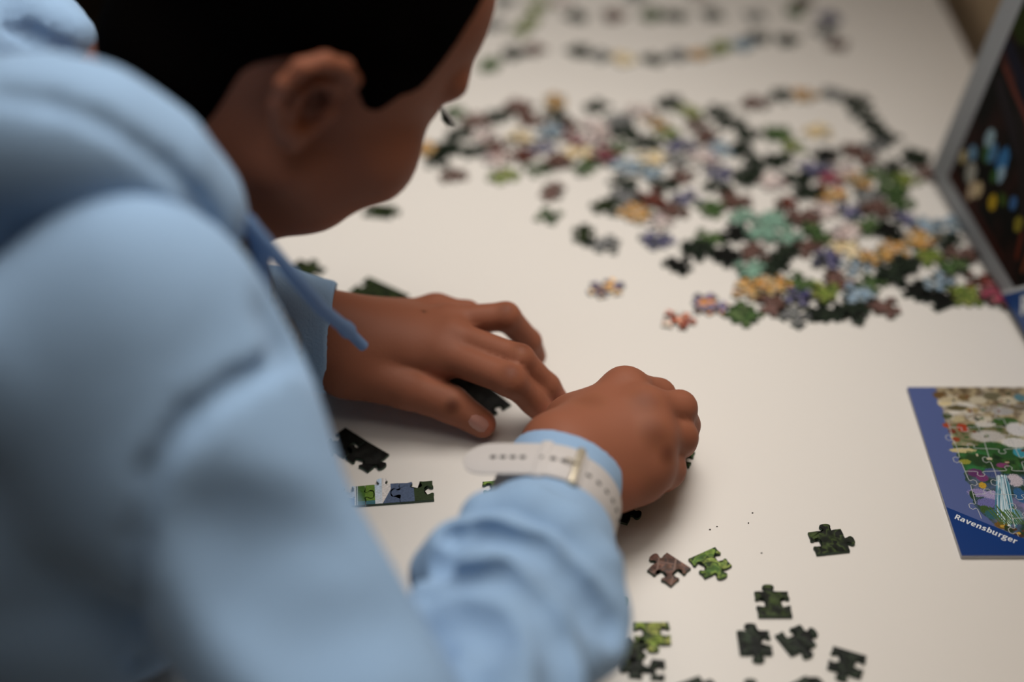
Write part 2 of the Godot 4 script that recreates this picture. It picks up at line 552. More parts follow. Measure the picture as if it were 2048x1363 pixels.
func f_ear() -> Field:
	var f := Field.new()
	var hb := Basis(Vector3(0.8088, -0.5210, -0.2729), Vector3(0.4765, 0.8524, -0.2152), Vector3(0.3447, 0.0440, 0.9377))
	f.e(-92.8, 990.1, -561.5, 15, 25, 4, hb, 4)
	f.c(-76.8, 988, -573.1, -71.9, 996.2, -568.9, 3.6, 4.2, 2)
	f.c(-71.9, 996.2, -568.9, -74.6, 1005.1, -564.1, 4.2, 4.4, 2)
	f.c(-74.6, 1005.1, -564.1, -82.1, 1010.6, -558.9, 4.4, 4.5, 2)
	f.c(-82.1, 1010.6, -558.9, -92, 1010.5, -553.1, 4.5, 4.4, 2)
	f.c(-92, 1010.5, -553.1, -99.8, 1004.1, -550, 4.4, 4, 2)
	f.c(-99.8, 1004.1, -550, -104, 993.9, -550.1, 4, 3.4, 2)
	f.c(-104, 993.9, -550.1, -104.6, 983.7, -553.1, 3.4, 3, 2)
	f.c(-80.3, 996.5, -564.8, -87.1, 999.8, -559.8, 2.8, 2.8, 3)
	f.c(-87.1, 999.8, -559.8, -94.4, 997, -555.3, 2.8, 2.8, 3)
	f.c(-94.4, 997, -555.3, -98, 989.3, -554.7, 2.8, 2.8, 3)
	f.c(-98, 989.3, -554.7, -97, 981.1, -556.9, 2.8, 2.8, 3)
	f.c(-101, 977, -557.3, -100.3, 969.9, -559.4, 6.2, 5, 4)
	f.c(-83.5, 980.5, -568.2, -85.8, 977.8, -566.2, 4.2, 3.5, 3)
	f.c(-86.5, 989.1, -558.4, -90.3, 982.6, -557.3, 8.5, 7, 3, -1)
	f.c(-78.1, 1001.3, -560.5, -89.5, 1006.1, -554.4, 2.5, 2.5, 2, -1)
	return f

func f_hair() -> Field:
	var f := Field.new()
	var hb := Basis(Vector3(0.8088, -0.5210, -0.2729), Vector3(0.4765, 0.8524, -0.2152), Vector3(0.3447, 0.0440, 0.9377))
	f.e(-89.9, 1019.6, -637, 88, 82, 73, hb, 10)
	f.c(-58.3, 1008.2, -584.1, -64.6, 980.4, -582.6, 10, 4.5, 10)
	f.c(-99.7, 1002.9, -696.6, -104.6, 975.3, -691.4, 10, 4.5, 10)
	f.e(-153.4, 988.6, -612.2, 43, 45, 54, hb, 15)
	f.e(-25.3, 950.1, -657.5, 49, 74, 100, hb, 12, -1)
	f.e(-75, 904.5, -637, 54, 60, 100, hb, 12, -1)
	f.e(-107.8, 959.3, -552.9, 32, 50, 32, hb, 10, -1)
	f.e(-107.8, 959.3, -552.9, 32, 50, 32, hb, 10, -1)
	f.e(-204.8, 935.9, -590.8, 80, 42, 100, hb, 12, -1)
	return f

func f_lhand() -> Field:
	var f := Field.new()
	f.c(-159.2, 784.4, -648.6, -112.6, 785, -646.7, 23.5, 23, 12)
	f.c(-108.6, 785, -634.7, -40.6, 777, -632.5, 16.5, 11.5, 14)
	f.c(-40.6, 780.5, -632.5, -40.6, 780.5, -632.5, 10.5, 10.5, 8)
	f.c(-108.6, 788, -642.7, -35.1, 781, -643.7, 16.5, 11.5, 14)
	f.c(-35.1, 784.5, -643.7, -35.1, 784.5, -643.7, 10.5, 10.5, 8)
	f.c(-109.6, 787, -650.7, -37.4, 779, -659.7, 16.5, 11.5, 14)
	f.c(-37.4, 782.5, -659.7, -37.4, 782.5, -659.7, 10.5, 10.5, 8)
	f.c(-110.6, 783, -657.7, -46.2, 772, -679.7, 16, 11.5, 14)
	f.c(-46.2, 775.5, -679.7, -46.2, 775.5, -679.7, 10.5, 10.5, 8)
	f.c(-94.6, 777, -646.7, -76.6, 773, -643.7, 19, 16, 12)
	f.c(-40.6, 782, -632.5, -1.1, 782, -609.1, 10, 8.8, 4.5)
	f.c(-1.1, 782, -609.1, 12.1, 764, -612.6, 8.8, 7.8, 4.5)
	f.c(12.1, 764, -612.6, 23.8, 749.5, -607.5, 7.8, 6.8, 4.5)
	f.c(-35.1, 786, -643.7, 4.6, 787, -622.5, 9.6, 7.9, 3.5)
	f.c(4.6, 787, -622.5, 20.4, 766, -622.2, 7.9, 7.4, 3.5)
	f.c(20.4, 766, -622.2, 30.6, 749.5, -620.5, 7.4, 6.6, 3.5)
	f.c(-37.4, 784, -659.7, -3.6, 787, -661.2, 9.5, 8.4, 3)
	f.c(-3.6, 787, -661.2, 10.3, 764, -665.8, 8.4, 7.4, 3)
	f.c(10.3, 764, -665.8, 14.8, 749, -669.5, 7.4, 6.4, 3)
	f.c(-46.2, 777, -679.7, -27, 776, -677, 9.5, 8.2, 3)
	f.c(-27, 776, -677, -19.3, 758, -687.7, 8.2, 7.2, 3)
	f.c(-19.3, 758, -687.7, -23.3, 748, -695.1, 7.2, 6.2, 3)
	f.c(-96.6, 781, -641.7, -94, 776, -627, 18.5, 17.5, 15)
	f.c(-94, 776, -627, -61.2, 769, -616.6, 18, 11.6, 3.5)
	f.c(-61.2, 769, -616.6, -35.3, 761.5, -611.5, 11.6, 10.6, 3.5)
	f.c(-35.3, 761.5, -611.5, -17.4, 751.5, -605.8, 10.6, 8.4, 3.5)
	return f

func f_rhand() -> Field:
	var f := Field.new()
	f.c(12.7, 789.6, -466.2, 27, 795, -529, 22.5, 22.5, 12)
	f.c(23, 797, -541, 62, 792, -585.5, 16.5, 13.5, 12)
	f.c(62, 795, -585.5, 62, 795, -585.5, 12.2, 12.2, 8)
	f.c(27, 798, -533, 71.2, 796, -564.8, 16.5, 13.5, 12)
	f.c(71.2, 799, -564.8, 71.2, 799, -564.8, 12.2, 12.2, 8)
	f.c(30, 795, -524, 73, 791, -549, 16, 13.5, 12)
	f.c(73, 794, -549, 73, 794, -549, 12.2, 12.2, 8)
	f.c(33, 789, -517, 70.9, 779, -539.4, 15.5, 13.5, 12)
	f.c(70.9, 782, -539.4, 70.9, 782, -539.4, 12.2, 12.2, 8)
	f.c(37, 782, -522, 62.9, 775, -538.4, 16.5, 14.5, 12)
	f.c(62, 796, -585.5, 82.1, 780, -597.7, 11.2, 9.8, 3.5)
	f.c(82.1, 780, -597.7, 92.3, 757, -601.9, 9.8, 8.6, 3.5)
	f.c(92.3, 757, -601.9, 97.4, 749, -597.9, 8.6, 7, 3.5)
	f.c(71.2, 800, -564.8, 91.2, 792, -574.8, 10.8, 9.2, 3.5)
	f.c(91.2, 792, -574.8, 95.5, 774, -580.2, 9.2, 8.6, 3.5)
	f.c(95.5, 774, -580.2, 95.8, 752, -589.3, 8.6, 7.2, 3.5)
	f.c(73, 795, -549, 91.3, 782, -562, 10.8, 9.2, 3.5)
	f.c(91.3, 782, -562, 94.1, 764, -577.1, 9.2, 8.5, 3.5)
	f.c(94.1, 764, -577.1, 89.3, 750, -585.2, 8.5, 7.2, 3.5)
	f.c(70.9, 783, -539.4, 83.1, 771, -548.6, 12, 10, 5)
	f.c(83.1, 771, -548.6, 83.2, 757, -558.1, 10, 8.5, 5)
	f.c(83.2, 757, -558.1, 79.6, 749, -568.5, 8.5, 7, 5)
	f.c(34.5, 782, -571.6, 56.4, 768, -586.7, 18, 13, 10)
	f.c(56.4, 768, -586.7, 75.3, 757, -586.1, 13, 10.8, 10)
	f.c(75.3, 757, -586.1, 88.7, 750, -588.1, 10.8, 8, 10)
	return f

func f_core() -> Field:
	var f := Field.new()
	f.c(-225, 865, -580, -385, 770, -560, 45, 60, 30)
	f.c(-385, 770, -560, -480, 640, -520, 60, 65, 30)
	f.c(-222, 890, -588, -225, 865, -580, 45, 45, 20)
	f.c(-222, 890, -588, -142, 905, -437, 35, 30, 15)
	f.c(-142, 905, -437, -30, 798, -298, 30, 24, 15)
	f.c(-30, 798, -298, 14.4, 791.1, -474.5, 24, 14, 15)
	f.c(-222, 890, -588, -250, 860, -680, 35, 30, 15)
	f.c(-250, 860, -680, -255, 787, -665, 30, 24, 15)
	f.c(-255, 787, -665, -148.2, 785.5, -651.3, 24, 14, 15)
	return f

func f_hoodie() -> Field:
	var f := Field.new()
	f.c(-243.5, 866.7, -632.8, -408.2, 772.1, -626, 75, 100, 40)
	f.c(-408.2, 772.1, -626, -503.2, 642.1, -586, 100, 110, 40)
	f.c(-503.2, 642.1, -586, -523.2, 522.1, -566, 110, 120, 40)
	f.c(-225, 865, -580, -385, 770, -560, 75, 100, 40)
	f.c(-385, 770, -560, -480, 640, -520, 100, 110, 40)
	f.c(-480, 640, -520, -500, 520, -500, 110, 120, 40)
	f.c(-206.5, 863.3, -527.2, -361.8, 767.9, -494, 75, 100, 40)
	f.c(-361.8, 767.9, -494, -456.8, 637.9, -454, 100, 110, 40)
	f.c(-456.8, 637.9, -454, -476.8, 517.9, -434, 110, 120, 40)
	f.c(-225, 885, -580, -142, 905, -437, 60, 56, 30)
	f.c(-192, 875, -452, -370, 720, -480, 55, 80, 30)
	f.c(-205, 825, -475, -310, 800, -475, 60, 62, 30)
	f.c(-200, 830, -468, -190, 805, -455, 56, 52, 30)
	f.c(-190, 804, -440, -330, 794, -450, 48, 50, 12)
	f.c(-142, 905, -437, -30, 798, -298, 50.5, 46, 30)
	f.c(-197.2, 948.5, -439.1, -155.1, 970.5, -457.2, 30, 28, 22)
	f.c(-155.1, 970.5, -457.2, -139.4, 949.2, -465.6, 28, 25.5, 22)
	f.c(-139.4, 949.2, -465.6, -123.6, 920.4, -454.8, 25.5, 25, 22)
	f.c(-183.7, 935.6, -438.8, -156.3, 944, -450.9, 40, 42, 25)
	f.c(-156.3, 944, -450.9, -139.9, 927.3, -450.1, 42, 36, 25)
	f.c(-229, 734, -700, -229, 734, -380, 12, 12, 3, -1)
	f.c(-215, 855, -600, -300, 790, -610, 62, 60, 30)
	f.c(-88.4, 934.1, -453.2, -105.5, 949.1, -415.6, 4.5, 4.5, 6, -1)
	f.c(-105.5, 949.1, -415.6, -122.1, 946.9, -397.9, 4.5, 4.5, 6, -1)
	f.c(-122.1, 946.9, -397.9, -136.4, 932.6, -381.5, 4.5, 4.5, 6, -1)
	f.c(-136.4, 932.6, -381.5, -143.5, 909.4, -369.9, 4.5, 4.5, 6, -1)
	f.c(-143.5, 909.4, -369.9, -147.9, 880.1, -365.2, 4.5, 4.5, 6, -1)
	f.c(-147.9, 880.1, -365.2, -167.5, 796.5, -398.5, 4.5, 4.5, 6, -1)
	f.c(-109, 920.3, -364.9, -87, 912.7, -361.8, 9, 9, 30, -1)
	f.c(-87, 912.7, -361.8, -62.9, 901.8, -376.9, 9, 9, 30, -1)
	f.c(-100.7, 902, -344.4, -74.7, 895.5, -337.9, 9, 9, 30, -1)
	f.c(-74.7, 895.5, -337.9, -45.1, 883.8, -357.1, 9, 9, 30, -1)
	f.c(-94.9, 949, -454.5, -88.3, 934.3, -456.2, 6, 6, 20, -1)
	return f

func f_hood() -> Field:
	var f := Field.new()
	f.c(-235, 1016.1, -533.5, -196.6, 1011.3, -536.1, 11, 11, 15)
	f.c(-196.6, 1011.3, -536.1, -176.7, 1001.7, -534.6, 11, 11, 15)
	f.c(-176.7, 1001.7, -534.6, -150.1, 984.1, -526.6, 11, 10.5, 15)
	f.c(-150.1, 984.1, -526.6, -137.1, 963.3, -528.9, 10.5, 10, 15)
	f.c(-137.1, 963.3, -528.9, -132.4, 945.9, -534, 10, 9, 15)
	f.c(-227.2, 1000.7, -495, -194.9, 1009, -495.3, 34, 31, 20)
	f.c(-194.9, 1009, -495.3, -170.6, 1007, -493.7, 31, 29, 20)
	f.c(-170.6, 1007, -493.7, -152.3, 990.2, -499.3, 29, 25, 20)
	f.c(-152.3, 990.2, -499.3, -140.7, 967.9, -509.4, 25, 18, 20)
	f.c(-140.7, 967.9, -509.4, -134.9, 949.3, -523.9, 18, 12, 20)
	f.c(-235, 970.1, -495.7, -203.4, 976.6, -501.1, 30, 26, 20)
	f.c(-203.4, 976.6, -501.1, -176.7, 974.4, -512.1, 26, 20, 20)
	f.c(-289.9, 970.7, -677.5, -254.3, 969, -669.6, 30, 28, 10)
	f.c(-254.3, 969, -669.6, -234.6, 968.4, -662.6, 28, 19, 10)
	f.c(-234.6, 968.4, -662.6, -222.8, 968.8, -656.5, 19, 10, 10)
	f.c(-274.4, 989.7, -667.2, -244.1, 983.9, -662.4, 12, 10, 6)
	f.c(-244.1, 983.9, -662.4, -221.3, 976, -656, 10, 8, 6)
	f.c(-194.7, 1040.9, -477.1, -175.6, 1038.9, -475.4, 2.2, 2.2, 7, -1)
	f.c(-175.6, 1038.9, -475.4, -157.4, 1031.9, -473.2, 2.2, 2.2, 7, -1)
	f.c(-157.4, 1031.9, -473.2, -136.7, 1010.4, -477.1, 2.2, 2.2, 7, -1)
	f.c(-136.7, 1010.4, -477.1, -127, 988.3, -483, 2.2, 2.2, 7, -1)
	f.c(-127, 988.3, -483, -124.9, 972.5, -488.5, 2.2, 2.2, 7, -1)
	f.c(-254.3, 982.5, -643.4, -240.2, 979, -643.8, 3, 3, 8, -1)
	f.c(-240.2, 979, -643.8, -226.8, 971.3, -643.7, 3, 3, 8, -1)
	f.c(-289.9, 970.7, -677.5, -286, 977.5, -592.4, 28, 30, 20)
	f.c(-286, 977.5, -592.4, -231.1, 993.4, -501.9, 30, 30, 20)
	return f

func f_rsleeve() -> Field:
	var f := Field.new()
	f.c(41.2, 787, -580.8, 27, 789.2, -524.3, 30.2, 30, 4)
	f.c(27, 789.2, -524.3, 17.8, 790.6, -488.1, 30, 29.5, 6)
	f.c(17.8, 790.6, -488.1, 13.9, 791.2, -472.2, 29.5, 36.5, 6)
	f.c(13.9, 791.2, -472.2, 3, 792.9, -429.2, 36.5, 38.8, 6)
	f.c(3, 792.9, -429.2, -12.9, 795.4, -365.9, 38.8, 42, 6)
	f.c(-12.9, 795.4, -365.9, -30, 798, -298, 42, 47, 6)
	f.c(-10.4, 821, -463.2, 8.4, 827.1, -461.3, 15, 15, 6)
	f.c(8.4, 827.1, -461.3, 24.6, 823.9, -451.6, 15, 15, 6)
	f.c(24.6, 823.9, -451.6, 36, 814.9, -439.7, 15, 15, 6)
	f.c(-31.6, 808.8, -441.7, -22.8, 819.9, -442, 16.5, 16.5, 6)
	f.c(-22.8, 819.9, -442, -7, 829.5, -435.4, 16.5, 16.5, 6)
	f.c(-7, 829.5, -435.4, 8, 830.7, -426, 16.5, 16.5, 6)
	f.c(8, 830.7, -426, 22.4, 823.7, -413.5, 16.5, 16.5, 6)
	f.c(22.4, 823.7, -413.5, 34.8, 805.4, -404, 16.5, 16.5, 6)
	f.c(33.4, 816.2, -434, 37.7, 806.7, -420, 14, 14, 10)
	f.c(37.7, 806.7, -420, 27.4, 813.1, -391.1, 14, 14, 10)
	f.c(-26.2, 823.2, -409.1, -7.4, 829.2, -409.7, 20, 20, 8)
	f.c(-7.4, 829.2, -409.7, 5.6, 828.6, -392.2, 20, 20, 8)
	f.c(5.6, 828.6, -392.2, 9.1, 828, -365.8, 20, 20, 8)
	f.c(9.1, 828, -365.8, 5.2, 827.8, -344.5, 20, 20, 8)
	f.c(-29.1, 837.1, -438.7, -18.7, 843.7, -434.5, 4.2, 4.2, 6, -1)
	f.c(-18.7, 843.7, -434.5, -7.5, 847.3, -429.6, 4.2, 4.2, 6, -1)
	f.c(-7.5, 847.3, -429.6, 12.2, 848.1, -421.6, 4.2, 4.2, 6, -1)
	f.c(12.2, 846.9, -422.6, 25.2, 840.7, -412, 8.5, 8.5, 9, -1)
	f.c(25.2, 840.7, -412, 34.9, 831.4, -403.6, 8.5, 8.5, 9, -1)
	f.c(34.9, 831.4, -403.6, 43.2, 822.4, -401.3, 8.5, 8.5, 9, -1)
	f.c(-38.3, 838.7, -403.9, -26.6, 844.8, -407, 4.8, 4.8, 7, -1)
	f.c(-26.6, 844.8, -407, -5.1, 851, -403, 4.8, 4.8, 7, -1)
	f.c(-5.1, 849.9, -404, 10.7, 849.2, -391.3, 8.5, 8.5, 10, -1)
	f.c(10.7, 849.2, -391.3, 19.8, 845.1, -376.2, 8.5, 8.5, 10, -1)
	f.c(19.8, 845.1, -376.2, 22.4, 842.2, -355, 8.5, 8.5, 10, -1)
	f.c(22.4, 842.2, -355, 20, 840.3, -342.6, 8.5, 8.5, 10, -1)
	f.c(-35.7, 839.9, -412.7, -31.7, 832, -427.8, 6.5, 6.5, 7, -1)
	f.c(-31.7, 832, -427.8, -25, 836.2, -431.1, 6.5, 6.5, 7, -1)
	f.c(-37.3, 835.2, -396.3, -30.2, 833.9, -378.6, 6, 6, 12, -1)
	f.c(-23.8, 840.5, -394.6, -11.3, 843.1, -384.1, 6, 6, 12, -1)
	f.c(-11.3, 843.1, -384.1, -6, 845.4, -374.7, 6, 6, 12, -1)
	f.c(-27, 833.1, -443.1, -18.9, 838.6, -439.8, 5, 5, 5, -1)
	f.c(-18.9, 838.6, -439.8, -7.6, 842.2, -434.6, 5, 5, 5, -1)
	f.c(-7.6, 842.2, -434.6, 12.4, 842.9, -426.5, 5, 5, 5, -1)
	f.c(12.4, 842.9, -426.5, 25.4, 836.7, -416.1, 5, 5, 5, -1)
	f.c(25.4, 836.7, -416.1, 35.2, 827.5, -407.5, 5, 5, 5, -1)
	f.c(-26.8, 837.5, -439, -18.7, 843, -435.7, 6, 6, 5, -1)
	f.c(-18.7, 843, -435.7, -7.5, 846.6, -430.6, 6, 6, 5, -1)
	f.c(-7.5, 846.6, -430.6, 12.2, 847.4, -422.5, 6, 6, 5, -1)
	f.c(12.2, 847.4, -422.5, 25.2, 841.2, -412.1, 6, 6, 5, -1)
	f.c(25.2, 841.2, -412.1, 34.9, 832.1, -403.6, 6, 6, 5, -1)
	f.c(-37.9, 834.1, -408.6, -27, 839.6, -411.8, 5, 5, 5, -1)
	f.c(-27, 839.6, -411.8, -5.2, 845.8, -407.9, 5, 5, 5, -1)
	f.c(-5.2, 845.8, -407.9, 10.8, 845, -394.9, 5, 5, 5, -1)
	f.c(10.8, 845, -394.9, 20.4, 840.5, -380, 5, 5, 5, -1)
	f.c(20.4, 840.5, -380, 22.8, 837.6, -358.5, 5, 5, 5, -1)
	f.c(22.8, 837.6, -358.5, 20.4, 835.7, -346, 5, 5, 5, -1)
	f.c(-37.5, 838.6, -404.8, -26.7, 844.1, -407.9, 6, 6, 5, -1)
	f.c(-26.7, 844.1, -407.9, -5.1, 850.3, -403.9, 6, 6, 5, -1)
	f.c(-5.1, 850.3, -403.9, 10.7, 849.6, -391, 6, 6, 5, -1)
	f.c(10.7, 849.6, -391, 20.2, 845.1, -376.2, 6, 6, 5, -1)
	f.c(20.2, 845.1, -376.2, 22.5, 842.4, -354.9, 6, 6, 5, -1)
	f.c(22.5, 842.4, -354.9, 20.2, 840.6, -342.5, 6, 6, 5, -1)
	f.p(32, 799, -529.7, 0.350, 0.237, -0.906, 2)
	f.c(49.7, 785.7, -614.8, 23.5, 789.7, -510.7, 26.6, 26.2, 2, -1)
	return f

func f_lsleeve() -> Field:
	var f := Field.new()
	f.c(-95.6, 783.2, -643.3, -129.7, 785.2, -648.9, 33.8, 32.5, 4)
	f.c(-129.7, 785.2, -648.9, -141.1, 785.4, -650.4, 31.5, 36, 10)
	f.c(-141.1, 785.4, -650.4, -255, 787, -665, 35, 40, 10)
	f.p(-103.9, 794.9, -642.9, 0.994, -0.109, 0.011, 2)
	f.c(-69.9, 782.9, -640, -121.2, 785.1, -647.8, 29.6, 28, 2, -1)
	return f

func f_shirt() -> Field:
	var f := Field.new()
	f.c(-146.2, 909.3, -575.2, -140.5, 883.2, -573.1, 14, 14, 20)
	f.c(-140.5, 883.2, -573.1, -125.5, 846.5, -562.3, 14, 13, 20)
	f.c(-125.5, 846.5, -562.3, -120.7, 822, -555.2, 13, 12, 20)
	return f

func f_trousers() -> Field:
	var f := Field.new()
	f.c(-470, 580, -510, -500, 475, -520, 100, 100, 40)
	f.c(-500, 475, -592, -200, 500, -600, 85, 55, 30)
	f.c(-200, 500, -600, -210, 120, -600, 55, 42, 30)
	f.c(-500, 475, -448, -200, 500, -420, 85, 55, 30)
	f.c(-200, 500, -420, -210, 120, -420, 55, 42, 30)
	return f

func f_shoe(k: int) -> Field:
	var f := Field.new()
	var z := -0.60 if k == 0 else -0.42
	f.c(-200, 45, z * 1000, -110, 35, z * 1000 - 10, 40, 32, 10)
	f.c(-205, 45, z * 1000, -212, 90, z * 1000, 40, 38, 10)
	return f

func skin_spots() -> Array:
	return [
		[Vector3(-0.0339, 0.7682, -0.6023), 0.007, Color(0.4, 0.36, 0.36)],
		[Vector3(-0.0006, 0.7914, -0.6060), 0.009, Color(0.68, 0.63, 0.62)],
		[Vector3(0.0060, 0.7956, -0.6238), 0.008, Color(0.68, 0.63, 0.62)],
		[Vector3(-0.0035, 0.7957, -0.6583), 0.007, Color(0.7, 0.65, 0.65)],
		[Vector3(-0.0516, 0.7958, -0.6549), 0.0028, Color(0.3, 0.28, 0.3)],
		[Vector3(-0.0126, 0.7555, -0.6001), 0.010, Color(1.5, 1.25, 1.3)],
		[Vector3(0.0190, 0.7595, -0.6034), 0.014, Color(1.35, 1.25, 1.35)],
		[Vector3(0.0279, 0.7611, -0.6155), 0.011, Color(1.3, 1.2, 1.3)],
		[Vector3(-0.0443, 0.7786, -0.6195), 0.012, Color(1.25, 1.2, 1.25)],
		[Vector3(0.0743, 0.8055, -0.5405), 0.012, Color(0.72, 0.68, 0.66)],
		[Vector3(0.0701, 0.8118, -0.5587), 0.012, Color(0.8, 0.76, 0.75)],
		[Vector3(0.0811, 0.7949, -0.5348), 0.008, Color(0.6, 0.55, 0.55)],
		[Vector3(0.0411, 0.8120, -0.5585), 0.012, Color(0.85, 0.82, 0.8)],
		[Vector3(0.0607, 0.7862, -0.5143), 0.016, Color(1.25, 1.15, 1.15)],
		[Vector3(0.0952, 0.7887, -0.5545), 0.010, Color(0.9, 0.85, 0.85)],
		[Vector3(-0.0777, 0.9155, -0.6366), 0.022, Color(1.1, 0.8, 0.85)],
	]


func nail_mesh() -> ArrayMesh:
	# a small curved plate lying on the tip of the left thumb
	var st := SurfaceTool.new()
	st.begin(Mesh.PRIMITIVE_TRIANGLES)
	var c := Vector3(-0.0192, 0.7578, -0.5994)
	var up := Vector3(0.1433, 0.5210, 0.8414)
	var fwd := Vector3(0.8298, -0.5266, 0.1848)
	var side := fwd.cross(up).normalized()
	var g := []
	for i in 9:
		var row := []
		for j in 9:
			var a := (j / 8.0 - 0.5) * 1.7
			var t := i / 8.0 - 0.5
			var wd := 0.0056 * (1.0 - 0.35 * pow(absf(t) * 2.0, 4.0))
			var p := c + fwd * t * 0.0115 + side * sin(a) * wd + up * (cos(a) - 1.0) * 0.0052
			row.append([p, (up * cos(a) + side * sin(a)).normalized()])
		g.append(row)
	for i in 8:
		for j in 8:
			var q := [g[i][j], g[i][j + 1], g[i + 1][j + 1], g[i + 1][j]]
			var hi := []
			var lo := []
			for v in q:
				hi.append([v[0] + v[1] * 0.0004, v[1]])
				lo.append([v[0] - v[1] * 0.0006, -v[1]])
			face4(st, hi[0], hi[1], hi[2], hi[3])
			face4(st, lo[0], lo[1], lo[2], lo[3])
	return st.commit()

func lash_mesh() -> ArrayMesh:
	# the curved upper lashes of the right eye, one hair after another
	var st := SurfaceTool.new()
	var c := Vector3(-0.0463, 0.9568, -0.6170)
	var f := Vector3(0.8088, -0.5210, -0.2729)
	var u := Vector3(0.4765, 0.8524, -0.2152)
	var r := Vector3(0.3447, 0.0440, 0.9377)
	st.begin(Mesh.PRIMITIVE_TRIANGLES)
	for i in 16:
		var a := -1.0 + 2.0 * i / 15.0
		var root := c + f * (0.0125 * cos(a * 0.8)) + r * (0.013 * a) + u * 0.001
		var out := (f + r * a * 0.5 - u * 0.25).normalized()
		var m := tube([root, root + out * 0.004 - u * 0.001, root + out * 0.0085 + u * 0.0005], [0.0005, 0.0004, 0.00015], 5, 1.0, r)
		st.append_from(m, 0, Transform3D.IDENTITY)
	return st.commit()

# ---------------------------------------------------------------- wristwatch worn over the cuff
func wristwatch() -> void:
	var c := Vector3(0.0206, 0.7902, -0.4989)
	var e1 := Vector3(0.9698, 0.0095, 0.2437)
	var e2 := Vector3(-0.0000, 0.9992, -0.0388)
	var wd := Vector3(-0.2439, 0.0377, 0.9691)
	var o := thing("wristwatch", "pale grey rubber watch strap buckled over the right cuff with its loose end sticking out", "watch", c)
	var rub := mat(Color(0.765, 0.745, 0.735), 0.6)
	var hole_ := mat(Color(0.16, 0.15, 0.15), 0.8)
	var path := []
	var nr := []
	var ww := []
	var hw := []
	for i in 57:
		var a := TAU * i / 56.0
		var d := e1 * cos(a) + e2 * sin(a)
		path.append(d * 0.0322)
		nr.append(d)
		ww.append(wd)
		hw.append(0.0118)
	part("strap", strap(path, nr, ww, hw, 0.0011), rub, o)
	# the loose end runs off past the keeper loop
	var a0 := 1.76
	path = []
	nr = []
	ww = []
	hw = []
	var d0 := e1 * cos(a0) + e2 * sin(a0)
	var t0 := -e1 * sin(a0) + e2 * cos(a0)
	for i in 25:
		var t := i / 24.0
		var q: Vector3
		var nn: Vector3
		if t < 0.35:
			var a := a0 - 0.62 * (1.0 - t / 0.35)
			nn = e1 * cos(a) + e2 * sin(a)
			q = nn * (0.0322 + 0.0023)
		else:
			var s := (t - 0.35) / 0.65 * 0.040
			nn = (d0 + t0 * s * 1.0).normalized()
			q = d0 * (0.0322 + 0.0023) + t0 * s - d0 * s * s * 0.6
		path.append(q)
		nr.append(nn)
		ww.append(wd)
		hw.append(0.0116 * sqrt(maxf(0.05, 1.0 - pow(maxf(0.0, (t - 0.80) / 0.205), 2.0))))
	var tail := part("strap_end", strap(path, nr, ww, hw, 0.0010), rub, o)
	for i in 7:
		var k := 4 + i * 2 if i < 3 else 12 + (i - 3) * 2
		var hm := CylinderMesh.new()
		hm.top_radius = 0.0011
		hm.bottom_radius = 0.0011
		hm.height = 0.0008
		hm.radial_segments = 12
		var hh := part("strap_hole", hm, hole_, tail, path[k] + nr[k] * 0.0012)
		hh.basis = Basis(nr[k].cross(ww[k]).normalized() * 1.5, nr[k], ww[k] * 0.9)
	# holes in the part of the strap that goes down the outside of the wrist
	for i in 6:
		var a := a0 - 0.74 - 0.19 * i
		var d := e1 * cos(a) + e2 * sin(a)
		var hm := CylinderMesh.new()
		hm.top_radius = 0.0011
		hm.bottom_radius = 0.0011
		hm.height = 0.0008
		hm.radial_segments = 12
		var hh := part("strap_hole", hm, hole_, o, d * (0.0322 + 0.0011))
		hh.basis = Basis(d.cross(wd).normalized() * 1.3, d, wd * 0.9)
	# keeper loop and metal buckle
	for kq in [[a0 - 0.02, 0.0014, 0.0098, rub, "keeper"]]:
		var d := e1 * cos(kq[0]) + e2 * sin(kq[0])
		var t := -e1 * sin(kq[0]) + e2 * cos(kq[0])
		var m := part(kq[4], box_mesh(0.0062, 0.0030, 0.0262, 0.0012), kq[3], o, d * (0.0322 + 0.0024))
		m.basis = Basis(t, d, t.cross(d))
	var steel := mat(Color(0.80, 0.76, 0.68), 0.38, 0.6)
	var ab := a0 - 0.52
	var db := e1 * cos(ab) + e2 * sin(ab)
	var tb := -e1 * sin(ab) + e2 * cos(ab)
	var bk := part("buckle", box_mesh(0.0046, 0.0042, 0.0266, 0.0018), steel, o, db * (0.0322 + 0.0026))
	bk.basis = Basis(tb, db, tb.cross(db))
	var pin := part("pin", tube([Vector3(0, 0.0022, 0), Vector3(0.0065, 0.0026, 0)], [0.0009, 0.0007], 8), steel, bk)
	pin.name = "pin"
	# round steel case under the wrist
	var cs := CylinderMesh.new()
	cs.top_radius = 0.0165
	cs.bottom_radius = 0.0165
	cs.height = 0.006
	var du := -e2
	var cc := part("watch_case", cs, steel, o, du * (0.0322 + 0.0022))
	cc.basis = Basis(wd, du, wd.cross(du))

